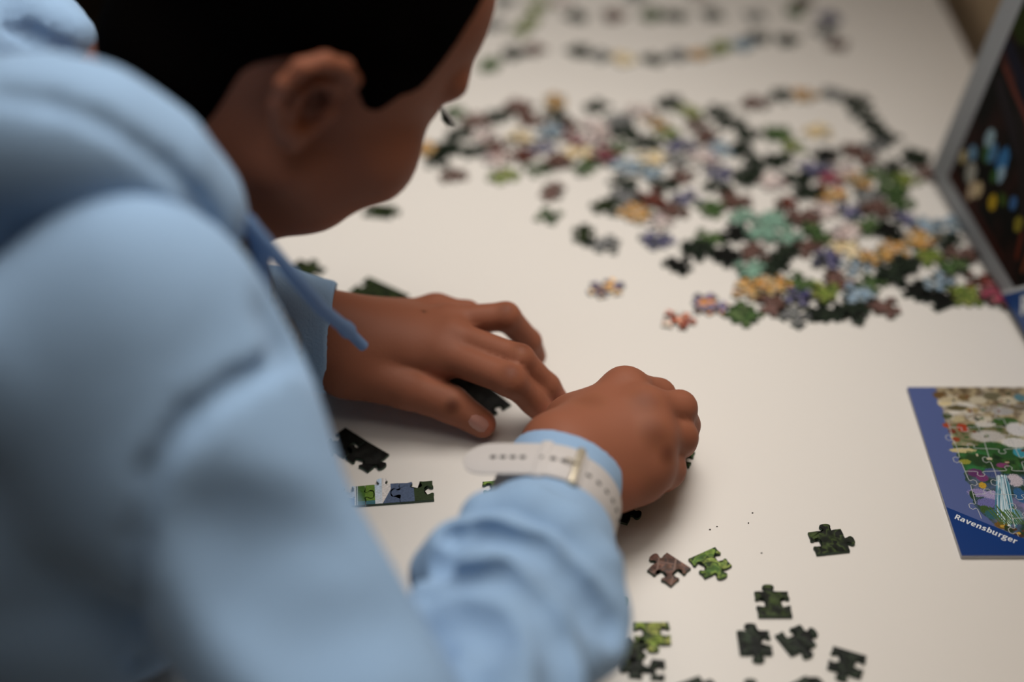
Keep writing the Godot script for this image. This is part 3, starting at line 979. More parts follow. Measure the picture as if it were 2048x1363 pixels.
func strap(path: Array, nrm: Array, wdir: Array, halfw: Array, thick: float) -> ArrayMesh:
	# a band of rubber: a rounded rectangle swept along a path
	var st := SurfaceTool.new()
	st.begin(Mesh.PRIMITIVE_TRIANGLES)
	var prof := [Vector2(-1, 0.0), Vector2(-0.97, 0.75), Vector2(-0.9, 1.0), Vector2(0, 1.12), Vector2(0.9, 1.0), Vector2(0.97, 0.75), Vector2(1, 0.0), Vector2(0.95, -0.5), Vector2(0, -0.5), Vector2(-0.95, -0.5)]
	var rings := []
	for i in path.size():
		var ring := []
		for k in prof.size():
			var p: Vector2 = prof[k]
			ring.append(path[i] + wdir[i] * p.x * halfw[i] + nrm[i] * p.y * thick)
		rings.append(ring)
	for i in rings.size() - 1:
		for k in prof.size():
			var k2: int = (k + 1) % prof.size()
			var oa: Vector3 = wdir[i] * prof[k].x * 0.3 + nrm[i] * prof[k].y
			var ob: Vector3 = wdir[i] * prof[k2].x * 0.3 + nrm[i] * prof[k2].y
			face4(st, [rings[i][k], oa.normalized()], [rings[i][k2], ob.normalized()], [rings[i + 1][k2], ob.normalized()], [rings[i + 1][k], oa.normalized()])
	for e in [0, rings.size() - 1]:
		var mid := Vector3.ZERO
		for v in rings[e]: mid += v / prof.size()
		for k in prof.size():
			var k3: int = (k + 1) % prof.size()
			var t: Vector3 = (path[0] - path[1]).normalized() if e == 0 else (path[-1] - path[-2]).normalized()
			face(st, [mid, t], [rings[e][k], t], [rings[e][k3], t])
	return st.commit()

# ---------------------------------------------------------------- pictures printed on card
func blob(im: Image, cx: float, cy: float, rx: float, ry: float, c: Color, seed_: int, rough := 0.35) -> void:
	var n := FastNoiseLite.new()
	n.seed = seed_
	n.frequency = 0.35
	for y in range(maxi(0, int(cy - ry * 1.5)), mini(im.get_height(), int(cy + ry * 1.5) + 1)):
		for x in range(maxi(0, int(cx - rx * 1.5)), mini(im.get_width(), int(cx + rx * 1.5) + 1)):
			var dx := (x - cx) / rx
			var dy := (y - cy) / ry
			var v := n.get_noise_2d(x * 0.5, y * 0.5)
			if dx * dx + dy * dy + v * rough * 2.0 < 1.0:
				im.set_pixel(x, y, c.lerp(Color(c.r * 0.6, c.g * 0.6, c.b * 0.6), clampf(v * 0.8 + 0.2, 0, 1)))

func line(im: Image, a: Vector2, b: Vector2, c: Color, t := 1.0) -> void:
	var n := int(a.distance_to(b)) + 1
	for i in n + 1:
		var p := a.lerp(b, float(i) / n)
		for dx in range(-int(t), int(t) + 1):
			for dy in range(-int(t), int(t) + 1):
				var q := Vector2i(int(p.x) + dx, int(p.y) + dy)
				if q.x >= 0 and q.y >= 0 and q.x < im.get_width() and q.y < im.get_height() and dx * dx + dy * dy <= t * t: im.set_pixelv(q, c)

func c8(r: int, g: int, b: int) -> Color:
	return Color(r / 255.0, g / 255.0, b / 255.0)

# the printed front of a flat quad: corner a, edges u and v
func quad(a: Vector3, u: Vector3, v: Vector3) -> ArrayMesh:
	var st := SurfaceTool.new()
	st.begin(Mesh.PRIMITIVE_TRIANGLES)
	var n := u.cross(v).normalized()
	face4(st, [a, n, Vector2(0, 1)], [a + u, n, Vector2(1, 1)], [a + u + v, n, Vector2(1, 0)], [a + v, n, Vector2(0, 0)])
	return st.commit()

func word(text: String, size: float) -> TextMesh:
	var t := TextMesh.new()
	t.text = text
	var f := SystemFont.new()
	f.font_names = PackedStringArray(["Droid Sans"])
	f.font_weight = 700
	t.font = f
	t.font_size = 32
	t.pixel_size = size / 32.0
	t.depth = 0.0002
	t.horizontal_alignment = HORIZONTAL_ALIGNMENT_LEFT
	return t

func box_lid() -> void:
	# stands on edge and leans a little to the right; its printed cover faces the child
	var A := Vector3(0.3060, 0.7465, -0.8829)
	var E := Vector3(0.0919, 0.0000, 0.9958)
	var lean := deg_to_rad(10.0)
	var Up := Vector3(sin(lean), cos(lean), 0)
	Up = (Up - E * Up.dot(E)).normalized()
	var out := Up.cross(E).normalized()
	if out.x > 0: out = -out
	var L := 0.262
	var Hh := 0.235
	var D := 0.034
	var o := thing("jigsaw_box_lid", "jigsaw box lid standing on edge at the right, dark printed cover with pale grey border", "box", A)
	o.basis = Basis(E, Up, E.cross(Up))
	# local axes: x along the bottom edge, y up the cover, z out of the cover or into the box
	var zo := 1.0 if E.cross(Up).dot(out) > 0 else -1.0
	var card_ := mat(Color(0.62, 0.64, 0.66), 0.6)
	part("cover", box_mesh(L, Hh, 0.002, 0.0008), card_, o, Vector3(L / 2, Hh / 2, -zo * 0.001))
	for s in [[Vector3(L, 0.0018, D), Vector3(L / 2, 0.0009, -zo * (D / 2 + 0.002))], [Vector3(L, 0.0018, D), Vector3(L / 2, Hh - 0.0009, -zo * (D / 2 + 0.002))], [Vector3(0.0018, Hh - 0.004, D), Vector3(0.0009, Hh / 2, -zo * (D / 2 + 0.002))], [Vector3(0.0018, Hh - 0.004, D), Vector3(L - 0.0009, Hh / 2, -zo * (D / 2 + 0.002))]]:
		part("side_panel", box_mesh(s[0].x, s[0].y, s[0].z, 0.0006), card_, o, s[1])
	var im := Image.create(392, 352, false, Image.FORMAT_RGB8)
	var n := FastNoiseLite.new()
	n.seed = 3
	n.frequency = 0.012
	for y in 352:
		for x in 392:
			var v := n.get_noise_2d(x, y)
			im.set_pixel(x, y, c8(13, 14, 13).lerp(c8(38, 22, 20), clampf(v * 1.5 + 0.35, 0, 1)))
	var rr := RandomNumberGenerator.new()
	rr.seed = 21
	for i in 30: blob(im, rr.randf() * 392, rr.randf() * 190, 14 + rr.randf() * 26, 10 + rr.randf() * 18, [c8(24, 40, 14), c8(12, 18, 10), c8(40, 52, 16)][i % 3], i)
	for i in 9: blob(im, 10 + rr.randf() * 380, 80 + rr.randf() * 60, 5, 6, c8(150, 120, 30), 20 + i, 0.2)
	for r in [[9, 188, 140, 226, 62, 34, 30, 7], [20, 214, 170, 262, 34, 30, 34, 8], [0, 345, 170, 351, 52, 26, 22, 9], [60, 196, 240, 330, 30, 26, 26, 9], [10, 176, 330, 250, 26, 26, 40, 8], [18, 196, 120, 216, 96, 50, 42, 3], [190, 304, 200, 326, 84, 36, 24, 4], [215, 310, 220, 330, 96, 50, 28, 3]]:
		line(im, Vector2(r[0], r[1]), Vector2(r[2], r[3]), c8(r[4], r[5], r[6]), r[7])
	for q in [[14, 315, 8, 8, 200, 185, 140], [30, 300, 10, 9, 110, 150, 180], [52, 268, 11, 12, 150, 178, 190], [60, 284, 12, 9, 60, 100, 60], [70, 276, 9, 12, 84, 130, 170], [96, 270, 12, 16, 60, 120, 175], [104, 282, 8, 10, 150, 180, 200], [92, 292, 8, 8, 50, 90, 40], [44, 318, 13, 12, 170, 170, 160], [61, 331, 9, 12, 200, 180, 150], [74, 322, 8, 10, 210, 190, 150], [112, 314, 9, 9, 190, 160, 40], [128, 300, 10, 7, 60, 80, 30], [150, 290, 8, 8, 60, 100, 150], [176, 300, 9, 9, 130, 120, 40], [240, 300, 14, 12, 70, 90, 130]]:
		blob(im, q[0], q[1], q[2], q[3], c8(q[4], q[5], q[6]), q[0], 0.25)
	var pm := mat(Color.WHITE, 0.6)
	pm.metallic_specular = 0.2
	pm.albedo_texture = ImageTexture.create_from_image(im)
	pm.texture_repeat = false
	# the picture starts inside the border
	var b0 := 0.027
	var b1 := 0.0125
	var front := Vector3(0, 0, zo * 0.0003)
	var pic := quad(Vector3(b0, b1, 0) + front, Vector3(L - b0 - 0.004, 0, 0), Vector3(0, Hh - b1 - 0.01, 0)) if zo > 0 else quad(Vector3(L - 0.004, b1, 0) + front, Vector3(-(L - b0 - 0.004), 0, 0), Vector3(0, Hh - b1 - 0.01, 0))
	part("printed_picture", pic, pm, o)
	# blue corner with white edge and lettering running along it
	var leg := L - 0.150
	for t in [[leg + 0.004, 0.0006, mat(Color(0.75, 0.77, 0.78), 0.4), "white_stripe"], [leg, 0.0009, mat(Color(0.0, 0.24, 0.49), 0.35), "blue_corner"]]:
		var st := SurfaceTool.new()
		st.begin(Mesh.PRIMITIVE_TRIANGLES)
		var q := [Vector3(L - t[0], 0.0006, zo * t[1]), Vector3(L, 0.0006, zo * t[1]), Vector3(L, t[0], zo * t[1])]
		face(st, [q[0], Vector3(0, 0, zo)], [q[1], Vector3(0, 0, zo)], [q[2], Vector3(0, 0, zo)])
		part(t[3], st.commit(), t[2], o)
	var txt := part("lettering", word("Ravensburger", 0.017), mat(Color(0.85, 0.87, 0.88), 0.4), o, Vector3(L - leg + 0.0225, 0.0085, zo * 0.0011))
	txt.rotation = Vector3(0, 0, deg_to_rad(45.0)) if zo > 0 else Vector3(0, PI, -deg_to_rad(45.0))
	txt.scale = Vector3(1.0, 1.0, 1.0)

func card() -> void:
	var Wd := 0.19
	var Hd := 0.1358
	var o := thing("picture_card", "flat picture card with violet blue border and printed jigsaw scene on the table", "card", Vector3(0.2395, TY, -0.648))
	part("card_body", box_mesh(Wd, 0.0024, Hd, 0.0007), mat(Color(0.72, 0.72, 0.74), 0.6), o, Vector3(Wd / 2, 0.0013, Hd / 2))
	var im := Image.create(1330, 950, false, Image.FORMAT_RGB8)
	var s := 7000.0
	var n := FastNoiseLite.new()
	n.seed = 5
	n.frequency = 0.02
	var n2 := FastNoiseLite.new()
	n2.seed = 9
	n2.frequency = 0.006
	for y in 950:
		var torn := 117.0 + n.get_noise_2d(0, y) * 14.0 + n2.get_noise_2d(50, y) * 12.0 + pow(maxf(0.0, y - 690.0) / 185.0, 1.8) * 140.0
		for x in 1330:
			var v := n.get_noise_2d(x, y)
			var w := n2.get_noise_2d(x, y)
			var c := c8(80, 94, 144)
			if x > torn and y < 905 - v * 20.0:
				if y < 230: c = c8(168, 154, 122).lerp(c8(92, 78, 58), clampf(0.5 + v * 1.3, 0, 1)).lerp(c8(205, 200, 190), clampf(w * 2.0, 0, 1))
				elif y < 360: c = c8(120, 112, 84).lerp(c8(60, 80, 40), clampf(0.4 + v * 1.5, 0, 1)).lerp(c8(196, 186, 160), clampf(w * 1.6 + 0.2, 0, 1))
				elif y < 520: c = c8(52, 88, 40).lerp(c8(20, 44, 22), clampf(0.5 + v * 1.4, 0, 1)).lerp(c8(46, 110, 60), clampf(w * 2.0, 0, 1))
				else: c = c8(64, 84, 110).lerp(c8(36, 62, 50), clampf(0.5 + v * 1.4, 0, 1)).lerp(c8(130, 120, 160), clampf(w * 1.8, 0, 1))
			im.set_pixel(x, y, c)
	var rr := RandomNumberGenerator.new()
	rr.seed = 8
	var k := 0
	for q in [[127, 51, 29, 24, 110, 84, 50], [162, 83, 42, 24, 196, 182, 150], [229, 67, 33, 21, 120, 100, 64], [278, 83, 37, 24, 200, 190, 165], [347, 58, 42, 27, 110, 104, 80], [404, 83, 42, 24, 196, 186, 160], [460, 67, 25, 24, 90, 130, 140], [135, 108, 29, 15, 222, 205, 160], [182, 130, 46, 18, 96, 88, 56], [241, 145, 29, 18, 170, 150, 110], [305, 139, 41, 21, 150, 140, 120], [364, 151, 45, 24, 170, 168, 165], [439, 130, 29, 21, 120, 110, 90], [128, 182, 20, 21, 70, 80, 44], [165, 200, 29, 18, 190, 178, 140], [258, 200, 49, 18, 205, 198, 180], [358, 213, 53, 24, 60, 96, 44], [111, 237, 16, 14, 168, 74, 44], [173, 252, 24, 26, 172, 66, 40], [127, 273, 16, 14, 120, 60, 40], [217, 243, 24, 14, 60, 84, 44], [271, 231, 41, 17, 210, 205, 196], [397, 261, 45, 41, 214, 212, 212], [263, 303, 69, 35, 192, 188, 182], [364, 341, 53, 29, 214, 212, 210], [130, 321, 16, 14, 150, 70, 40], [141, 385, 52, 14, 206, 192, 140], [266, 370, 60, 35, 46, 92, 44], [318, 399, 48, 35, 40, 84, 40], [190, 428, 52, 23, 40, 70, 34], [369, 399, 28, 26, 60, 150, 170], [134, 451, 24, 14, 150, 150, 60], [223, 457, 60, 29, 36, 66, 34], [279, 471, 24, 14, 130, 60, 110], [159, 513, 31, 23, 96, 48, 100], [181, 541, 23, 20, 120, 56, 110], [228, 513, 35, 25, 70, 84, 130], [171, 583, 15, 17, 200, 160, 50], [141, 624, 39, 22, 150, 138, 186], [196, 637, 35, 25, 170, 160, 200], [166, 678, 42, 25, 110, 110, 170], [118, 637, 11, 25, 40, 70, 40], [147, 713, 19, 22, 60, 90, 44], [169, 739, 27, 25, 50, 100, 110], [204, 718, 19, 25, 80, 90, 140], [192, 796, 30, 19, 120, 90, 40], [215, 817, 22, 13, 40, 56, 32], [254, 744, 30, 39, 110, 150, 160], [236, 848, 26, 13, 70, 50, 40], [306, 555, 31, 34, 200, 190, 200], [303, 637, 23, 39, 50, 100, 150], [267, 555, 19, 25, 60, 80, 110]]:
		k += 1
		blob(im, q[0], q[1], q[2], q[3], c8(q[4], q[5], q[6]), k, 0.35)
	for i in 90:
		var y0 := rr.randf_range(20, 520)
		blob(im, rr.randf_range(150, 700), y0, rr.randf_range(4, 12), rr.randf_range(3, 9), [c8(40, 50, 28), c8(206, 196, 170), c8(120, 70, 50), c8(60, 96, 44)][i % 4], 200 + i, 0.3)
	for i in 40:
		var t := rr.randf()
		line(im, Vector2(234, 527).lerp(Vector2(279, 522), t) + Vector2(0, rr.randf() * 60), Vector2(183, 783).lerp(Vector2(251, 827), t) - Vector2(0, rr.randf() * 80), [c8(206, 220, 226), c8(120, 165, 185), c8(60, 120, 140)][i % 3], 1.0 + rr.randf() * 2.0)
	for i in 12: line(im, Vector2(160 + i * 9, 690 + rr.randf() * 40), Vector2(190 + i * 8, 790), c8(70, 100, 40), 2.0)
	for i in 14: blob(im, 190 + i * 14 + rr.randf() * 20, 790 + i * 6 + rr.randf() * 30, 9, 7, [c8(200, 160, 60), c8(40, 60, 30), c8(90, 60, 40)][i % 3], 110 + i, 0.3)
	# printed cut lines of a jigsaw
	for gy in 6:
		for gx in 9:
			var cx := 122.0 + gx * 118.0
			var cy := 120.0 + gy * 128.0
			if cx < 118.0 or cx < 120.0 + pow(maxf(0.0, cy - 690.0) / 185.0, 1.8) * 140.0 or cy > 850: continue
			cut_line(im, Vector2(cx, cy), Vector2(cx + 118, cy), 1 if (gx + gy) % 2 else -1)
			cut_line(im, Vector2(cx, cy), Vector2(cx, cy + 128), 1 if (gx * 2 + gy) % 3 else -1)
	var pm := mat(Color.WHITE, 0.3)
	pm.albedo_texture = ImageTexture.create_from_image(im)
	pm.texture_repeat = false
	part("printed_picture", quad(Vector3(0, 0.00265, Hd), Vector3(Wd, 0, 0), Vector3(0, 0, -Hd)), pm, o)
	var st := SurfaceTool.new()
	st.begin(Mesh.PRIMITIVE_TRIANGLES)
	var y1 := 0.0028
	face(st, [Vector3(0.0002, y1, Hd - 0.0355), Vector3.UP], [Vector3(0.0545, y1, Hd - 0.0004), Vector3.UP], [Vector3(0.0002, y1, Hd - 0.0004), Vector3.UP])
	part("blue_corner", st.commit(), mat(Color(0.0, 0.20, 0.46), 0.3), o)
	var ang := atan2(0.0355, 0.0545)
	var txt := part("lettering", word("Ravensburger", 0.0052), mat(Color(0.86, 0.88, 0.9), 0.4), o, Vector3(0.0030, y1 + 0.0001, Hd - 0.0285))
	txt.basis = Basis(Vector3(cos(ang), 0, sin(ang)), Vector3(sin(ang), 0, -cos(ang)), Vector3.UP)

func cut_line(im: Image, a: Vector2, b: Vector2, side: int) -> void:
	var pts := [Vector2(0, 0), Vector2(0.38, 0.02), Vector2(0.42, 0.06), Vector2(0.37, 0.16), Vector2(0.43, 0.24), Vector2(0.57, 0.24), Vector2(0.63, 0.16), Vector2(0.58, 0.06), Vector2(0.62, 0.02), Vector2(1, 0)]
	var d := b - a
	var q := Vector2(-d.y, d.x) * side
	for i in pts.size() - 1:
		line(im, a + d * pts[i].x + q * pts[i].y, a + d * pts[i + 1].x + q * pts[i + 1].y, c8(176, 178, 180), 1.0)

# ---------------------------------------------------------------- jigsaw pieces
const CELLS := "KXGLBYPSWMRNVEDFCTQAJ"
func palette() -> Dictionary:
	return {
		"K": [c8(16, 22, 18), c8(28, 36, 26), c8(44, 56, 42), c8(10, 12, 10)],
		"X": [c8(8, 9, 8), c8(14, 15, 13), c8(20, 22, 19)],
		"G": [c8(52, 76, 42), c8(84, 110, 62), c8(32, 46, 30), c8(66, 84, 50), c8(110, 130, 84)],
		"L": [c8(110, 130, 50), c8(140, 152, 74), c8(52, 72, 34), c8(76, 92, 46), c8(160, 160, 90)],
		"B": [c8(80, 55, 48), c8(110, 80, 72), c8(60, 48, 42), c8(130, 100, 95)],
		"P": [c8(62, 60, 100), c8(88, 86, 124), c8(140, 136, 160), c8(44, 46, 54), c8(60, 66, 56)],
		"Y": [c8(208, 140, 42), c8(206, 172, 112), c8(84, 72, 48), c8(206, 194, 170), c8(160, 104, 46)],
		"S": [c8(130, 156, 178), c8(166, 182, 194), c8(84, 112, 136), c8(190, 195, 198), c8(70, 84, 80)],
		"W": [c8(205, 190, 185), c8(225, 215, 210), c8(180, 150, 140), c8(150, 140, 150)],
		"M": [c8(108, 148, 130), c8(136, 170, 152), c8(96, 128, 114), c8(124, 150, 130)],
		"R": [c8(116, 46, 40), c8(82, 38, 34), c8(138, 72, 60), c8(56, 42, 32), c8(44, 48, 36)],
		"N": [c8(95, 95, 98), c8(120, 120, 120), c8(60, 65, 60), c8(150, 150, 150)],
		"V": [c8(150, 62, 86), c8(124, 46, 74), c8(176, 104, 104), c8(84, 52, 58), c8(60, 56, 50)],
		"E": [c8(225, 205, 160), c8(230, 215, 190), c8(200, 170, 120)],
		"D": [c8(20, 26, 16), c8(32, 42, 20), c8(56, 70, 34), c8(16, 20, 13)],
		"F": [c8(75, 105, 50), c8(110, 135, 60), c8(45, 65, 35), c8(140, 155, 80)],
		"C": [c8(92, 66, 58), c8(112, 84, 74), c8(84, 72, 70), c8(104, 78, 66)],
		"T": [c8(0, 0, 0), c8(1, 1, 1)],
		"Q": [c8(230, 160, 50), c8(225, 210, 180), c8(70, 65, 125), c8(80, 80, 100)],
		"A": [c8(220, 205, 190), c8(180, 60, 45), c8(60, 50, 45), c8(200, 110, 80)],
		"J": [c8(225, 150, 40), c8(90, 85, 150), c8(160, 150, 170), c8(50, 60, 90)],
	}

func atlas() -> ImageTexture:
	var size := 1280
	var im := Image.create(size, size, false, Image.FORMAT_RGB8)
	var pal := palette()
	var n := FastNoiseLite.new()
	n.seed = 2
	n.frequency = 0.03
	n.fractal_octaves = 3
	var n2 := FastNoiseLite.new()
	n2.seed = 17
	n2.frequency = 0.05
	n2.fractal_octaves = 2
	for ci in CELLS.length():
		var cols: Array = pal[CELLS[ci]]
		var ox := (ci % 5) * 256
		var oy := (ci / 5) * 256
		for y in 256:
			for x in 256:
				var v := clampf(n.get_noise_2d(ox + x, oy + y + 300) * 1.15 + 0.5, 0.0, 0.999) * cols.size()
				var k := int(v)
				var c: Color = cols[k].lerp(cols[(k + 1) % cols.size()], smoothstep(0.75, 1.0, v - k) * 0.5)
				c = c * (1.0 + 0.35 * n2.get_noise_2d(ox + x, oy + y))
				im.set_pixel(ox + x, oy + y, c)
	# bricks in the brown cell, a border scene in the strip cell
	var bc := CELLS.find("C")
	for r in 9:
		line(im, Vector2((bc % 5) * 256, (bc / 5) * 256 + r * 30), Vector2((bc % 5) * 256 + 255, (bc / 5) * 256 + r * 30 + 4), c8(132, 108, 98), 1.0)
		for k in 5: line(im, Vector2((bc % 5) * 256 + k * 54 + (r % 2) * 27, (bc / 5) * 256 + r * 30), Vector2((bc % 5) * 256 + k * 54 + (r % 2) * 27, mini((bc / 5) * 256 + 255, (bc / 5) * 256 + r * 30 + 30)), c8(126, 100, 92), 1.0)
	var sc := CELLS.find("T")
	var sx := (sc % 5) * 256
	var sy := (sc / 5) * 256
	for y in 256:
		for x in 256:
			var t := x / 256.0 * 3.0
			var b := y / 256.0
			var j := n2.get_noise_2d(x * 2, y * 2) * 0.18
			var c := c8(196, 206, 214)
			if t < 0.68: c = c8(96, 140, 200) if b > 0.62 + j else c8(190, 204, 222)
			elif t < 0.73: c = c8(206, 210, 208)
			elif t < 0.76: c = c8(22, 26, 24)
			elif t < 0.78: c = c8(190, 200, 204)
			elif t < 1.0: c = c8(66, 100, 40)
			elif t < 1.27: c = c8(96, 128, 50)
			elif t < 1.48: c = c8(176, 196, 216).lerp(c8(206, 210, 216), clampf(b, 0, 1))
			elif t < 1.74 - maxf(0.0, b - 0.3) * 0.35: c = c8(210, 206, 204)
			elif t < 2.42: c = c8(78, 92, 118)
			else: c = c8(44, 58, 34)
			if t < 1.27 and t > 0.78 and b > 0.82: c = c8(66, 110, 120)
			im.set_pixel(sx + x, sy + y, c * (1.0 + j))
	return ImageTexture.create_from_image(im)

func side_profile(kind_: String, n_len: float, wob: float) -> PackedVector2Array:
	# (distance along the edge, distance outwards), from one corner to just before the next
	var out := PackedVector2Array()
	if kind_ == "0":
		out.append(Vector2(0, 0))
		return out
	var s := 1.0 if kind_ == "+" else -1.0
	var b := 0.0165
	var ctr := n_len * (0.5 + wob)
	var pts := [Vector2(-0.5, 0), Vector2(-0.30, 0.015), Vector2(-0.155, -0.015), Vector2(-0.118, 0.035), Vector2(-0.135, 0.095), Vector2(-0.182, 0.155), Vector2(-0.178, 0.225), Vector2(-0.115, 0.278), Vector2(0, 0.295), Vector2(0.115, 0.278), Vector2(0.178, 0.225), Vector2(0.182, 0.155), Vector2(0.135, 0.095), Vector2(0.118, 0.035), Vector2(0.155, -0.015), Vector2(0.30, 0.015), Vector2(0.5, 0)]
	out.append(Vector2(0, 0))
	for i in range(1, pts.size() - 2):
		for k in 3:
			var p: Vector2 = pts[i].cubic_interpolate(pts[i + 1], pts[i - 1], pts[i + 2], k / 3.0)
			out.append(Vector2(ctr + p.x * b, p.y * b * s))
	return out

func piece_mesh(w: float, h: float, edges: String, cell: String, uv: float, top: Material, side: Material) -> ArrayMesh:
	var ring := PackedVector2Array()
	# corners in order top left, top right, bottom right, bottom left (x right, z towards the viewer)
	var cs := [Vector2(-w / 2, -h / 2), Vector2(w / 2, -h / 2), Vector2(w / 2, h / 2), Vector2(-w / 2, h / 2)]
	for i in 4:
		var a: Vector2 = cs[i]
		var b: Vector2 = cs[(i + 1) % 4]
		var d := (b - a).normalized()
		var o := Vector2(d.y, -d.x)
		for p in side_profile(edges[i], a.distance_to(b), 0.0 if uv >= 0 else rng.randf_range(-0.07, 0.07)):
			ring.append(a + d * p.x + o * p.y)
	var n := ring.size()
	var inset := PackedVector2Array()
	var nrm := PackedVector2Array()
	for i in n:
		var d0 := (ring[i] - ring[(i - 1 + n) % n]).normalized()
		var d1 := (ring[(i + 1) % n] - ring[i]).normalized()
		var o2 := (Vector2(d0.y, -d0.x) + Vector2(d1.y, -d1.x)).normalized()
		nrm.append(o2)
		inset.append(ring[i] - o2 * 0.00028)
	var T := 0.0019
	var ci := CELLS.find(cell)
	var base := Vector2((ci % 5) * 0.2, (ci / 5) * 0.2)
	var off := Vector2(rng.randf_range(0.0, 0.09), rng.randf_range(0.0, 0.09))
	var ang := rng.randf_range(0, TAU)
	var st := SurfaceTool.new()
	st.begin(Mesh.PRIMITIVE_TRIANGLES)
	st.set_material(top)
	var tri := Geometry2D.triangulate_polygon(inset)
	for k in range(0, tri.size(), 3):
		var a2 := inset[tri[k]]
		var b2 := inset[tri[k + 1]]
		var c2 := inset[tri[k + 2]]
		var vs := []
		for p in [a2, b2, c2]: vs.append([Vector3(p.x, T, p.y), Vector3.UP, face_uv(p, w, h, uv, base, off, ang)])
		face(st, vs[0], vs[1], vs[2])
	for i in n:
		var j := (i + 1) % n
		# rounded printed lip
		lip(st, inset[i], inset[j], ring[i], ring[j], nrm[i], nrm[j], T, T - 0.00026, Vector3.UP, w, h, uv, base, off, ang)
	var m := st.commit()
	var s2 := SurfaceTool.new()
	s2.begin(Mesh.PRIMITIVE_TRIANGLES)
	s2.set_material(side)
	for i in n:
		var j := (i + 1) % n
		var p := [Vector3(ring[i].x, T - 0.00026, ring[i].y), Vector3(ring[j].x, T - 0.00026, ring[j].y), Vector3(ring[j].x, 0.0001, ring[j].y), Vector3(ring[i].x, 0.0001, ring[i].y)]
		var q := [Vector3(nrm[i].x, 0, nrm[i].y), Vector3(nrm[j].x, 0, nrm[j].y), Vector3(nrm[j].x, 0, nrm[j].y), Vector3(nrm[i].x, 0, nrm[i].y)]
		face4(s2, [p[0], q[0]], [p[1], q[1]], [p[2], q[2]], [p[3], q[3]])
	for k in range(0, tri.size(), 3):
		var a3 := inset[tri[k]]
		var b3 := inset[tri[k + 1]]
		var c3 := inset[tri[k + 2]]
		face(s2, [Vector3(a3.x, 0.0001, a3.y), Vector3.DOWN], [Vector3(b3.x, 0.0001, b3.y), Vector3.DOWN], [Vector3(c3.x, 0.0001, c3.y), Vector3.DOWN])
	s2.commit(m)
	return m

func face_uv(p: Vector2, w: float, h: float, uv: float, base: Vector2, off: Vector2, ang: float) -> Vector2:
	if uv >= 0.0: return base + Vector2(clampf((uv + p.x / w + 0.5) / 3.0, 0.004, 0.996), clampf(p.y / h + 0.5, 0.004, 0.996)) * 0.2
	var q := (p / 0.034).rotated(ang)
	return base + Vector2(clampf(0.055 + off.x + q.x * 0.09, 0.002, 0.198), clampf(0.055 + off.y + q.y * 0.09, 0.002, 0.198))

func lip(st: SurfaceTool, a: Vector2, b: Vector2, c: Vector2, d: Vector2, na: Vector2, nb: Vector2, y0: float, y1: float, _up: Vector3, w: float, h: float, uv: float, base: Vector2, off: Vector2, ang: float) -> void:
	var p := [Vector3(a.x, y0, a.y), Vector3(b.x, y0, b.y), Vector3(d.x, y1, d.y), Vector3(c.x, y1, c.y)]
	var q := [Vector3(na.x * 0.4, 0.9, na.y * 0.4), Vector3(nb.x * 0.4, 0.9, nb.y * 0.4), Vector3(nb.x, 0.25, nb.y), Vector3(na.x, 0.25, na.y)]
	var vs := []
	for k in 4: vs.append([p[k], q[k].normalized(), face_uv(Vector2(p[k].x, p[k].z), w, h, uv, base, off, ang)])
	face4(st, vs[0], vs[1], vs[2], vs[3])

var piece_top: StandardMaterial3D
var piece_side: StandardMaterial3D
func pz(x: float, y: float, z: float, turn: float, w: float, h: float, edges: String, cell: String, label: String, group: String, uv := -1.0, tilt := 0.0) -> void:
	var o := part("jigsaw_piece", piece_mesh(w * 0.001, h * 0.001, edges, cell, uv, piece_top, piece_side), null, self, Vector3(x * 0.001, TY + y * 0.001, z * 0.001))
	o.rotation = Vector3(tilt, turn, 0)
	tag(o, label, "jigsaw piece", group)

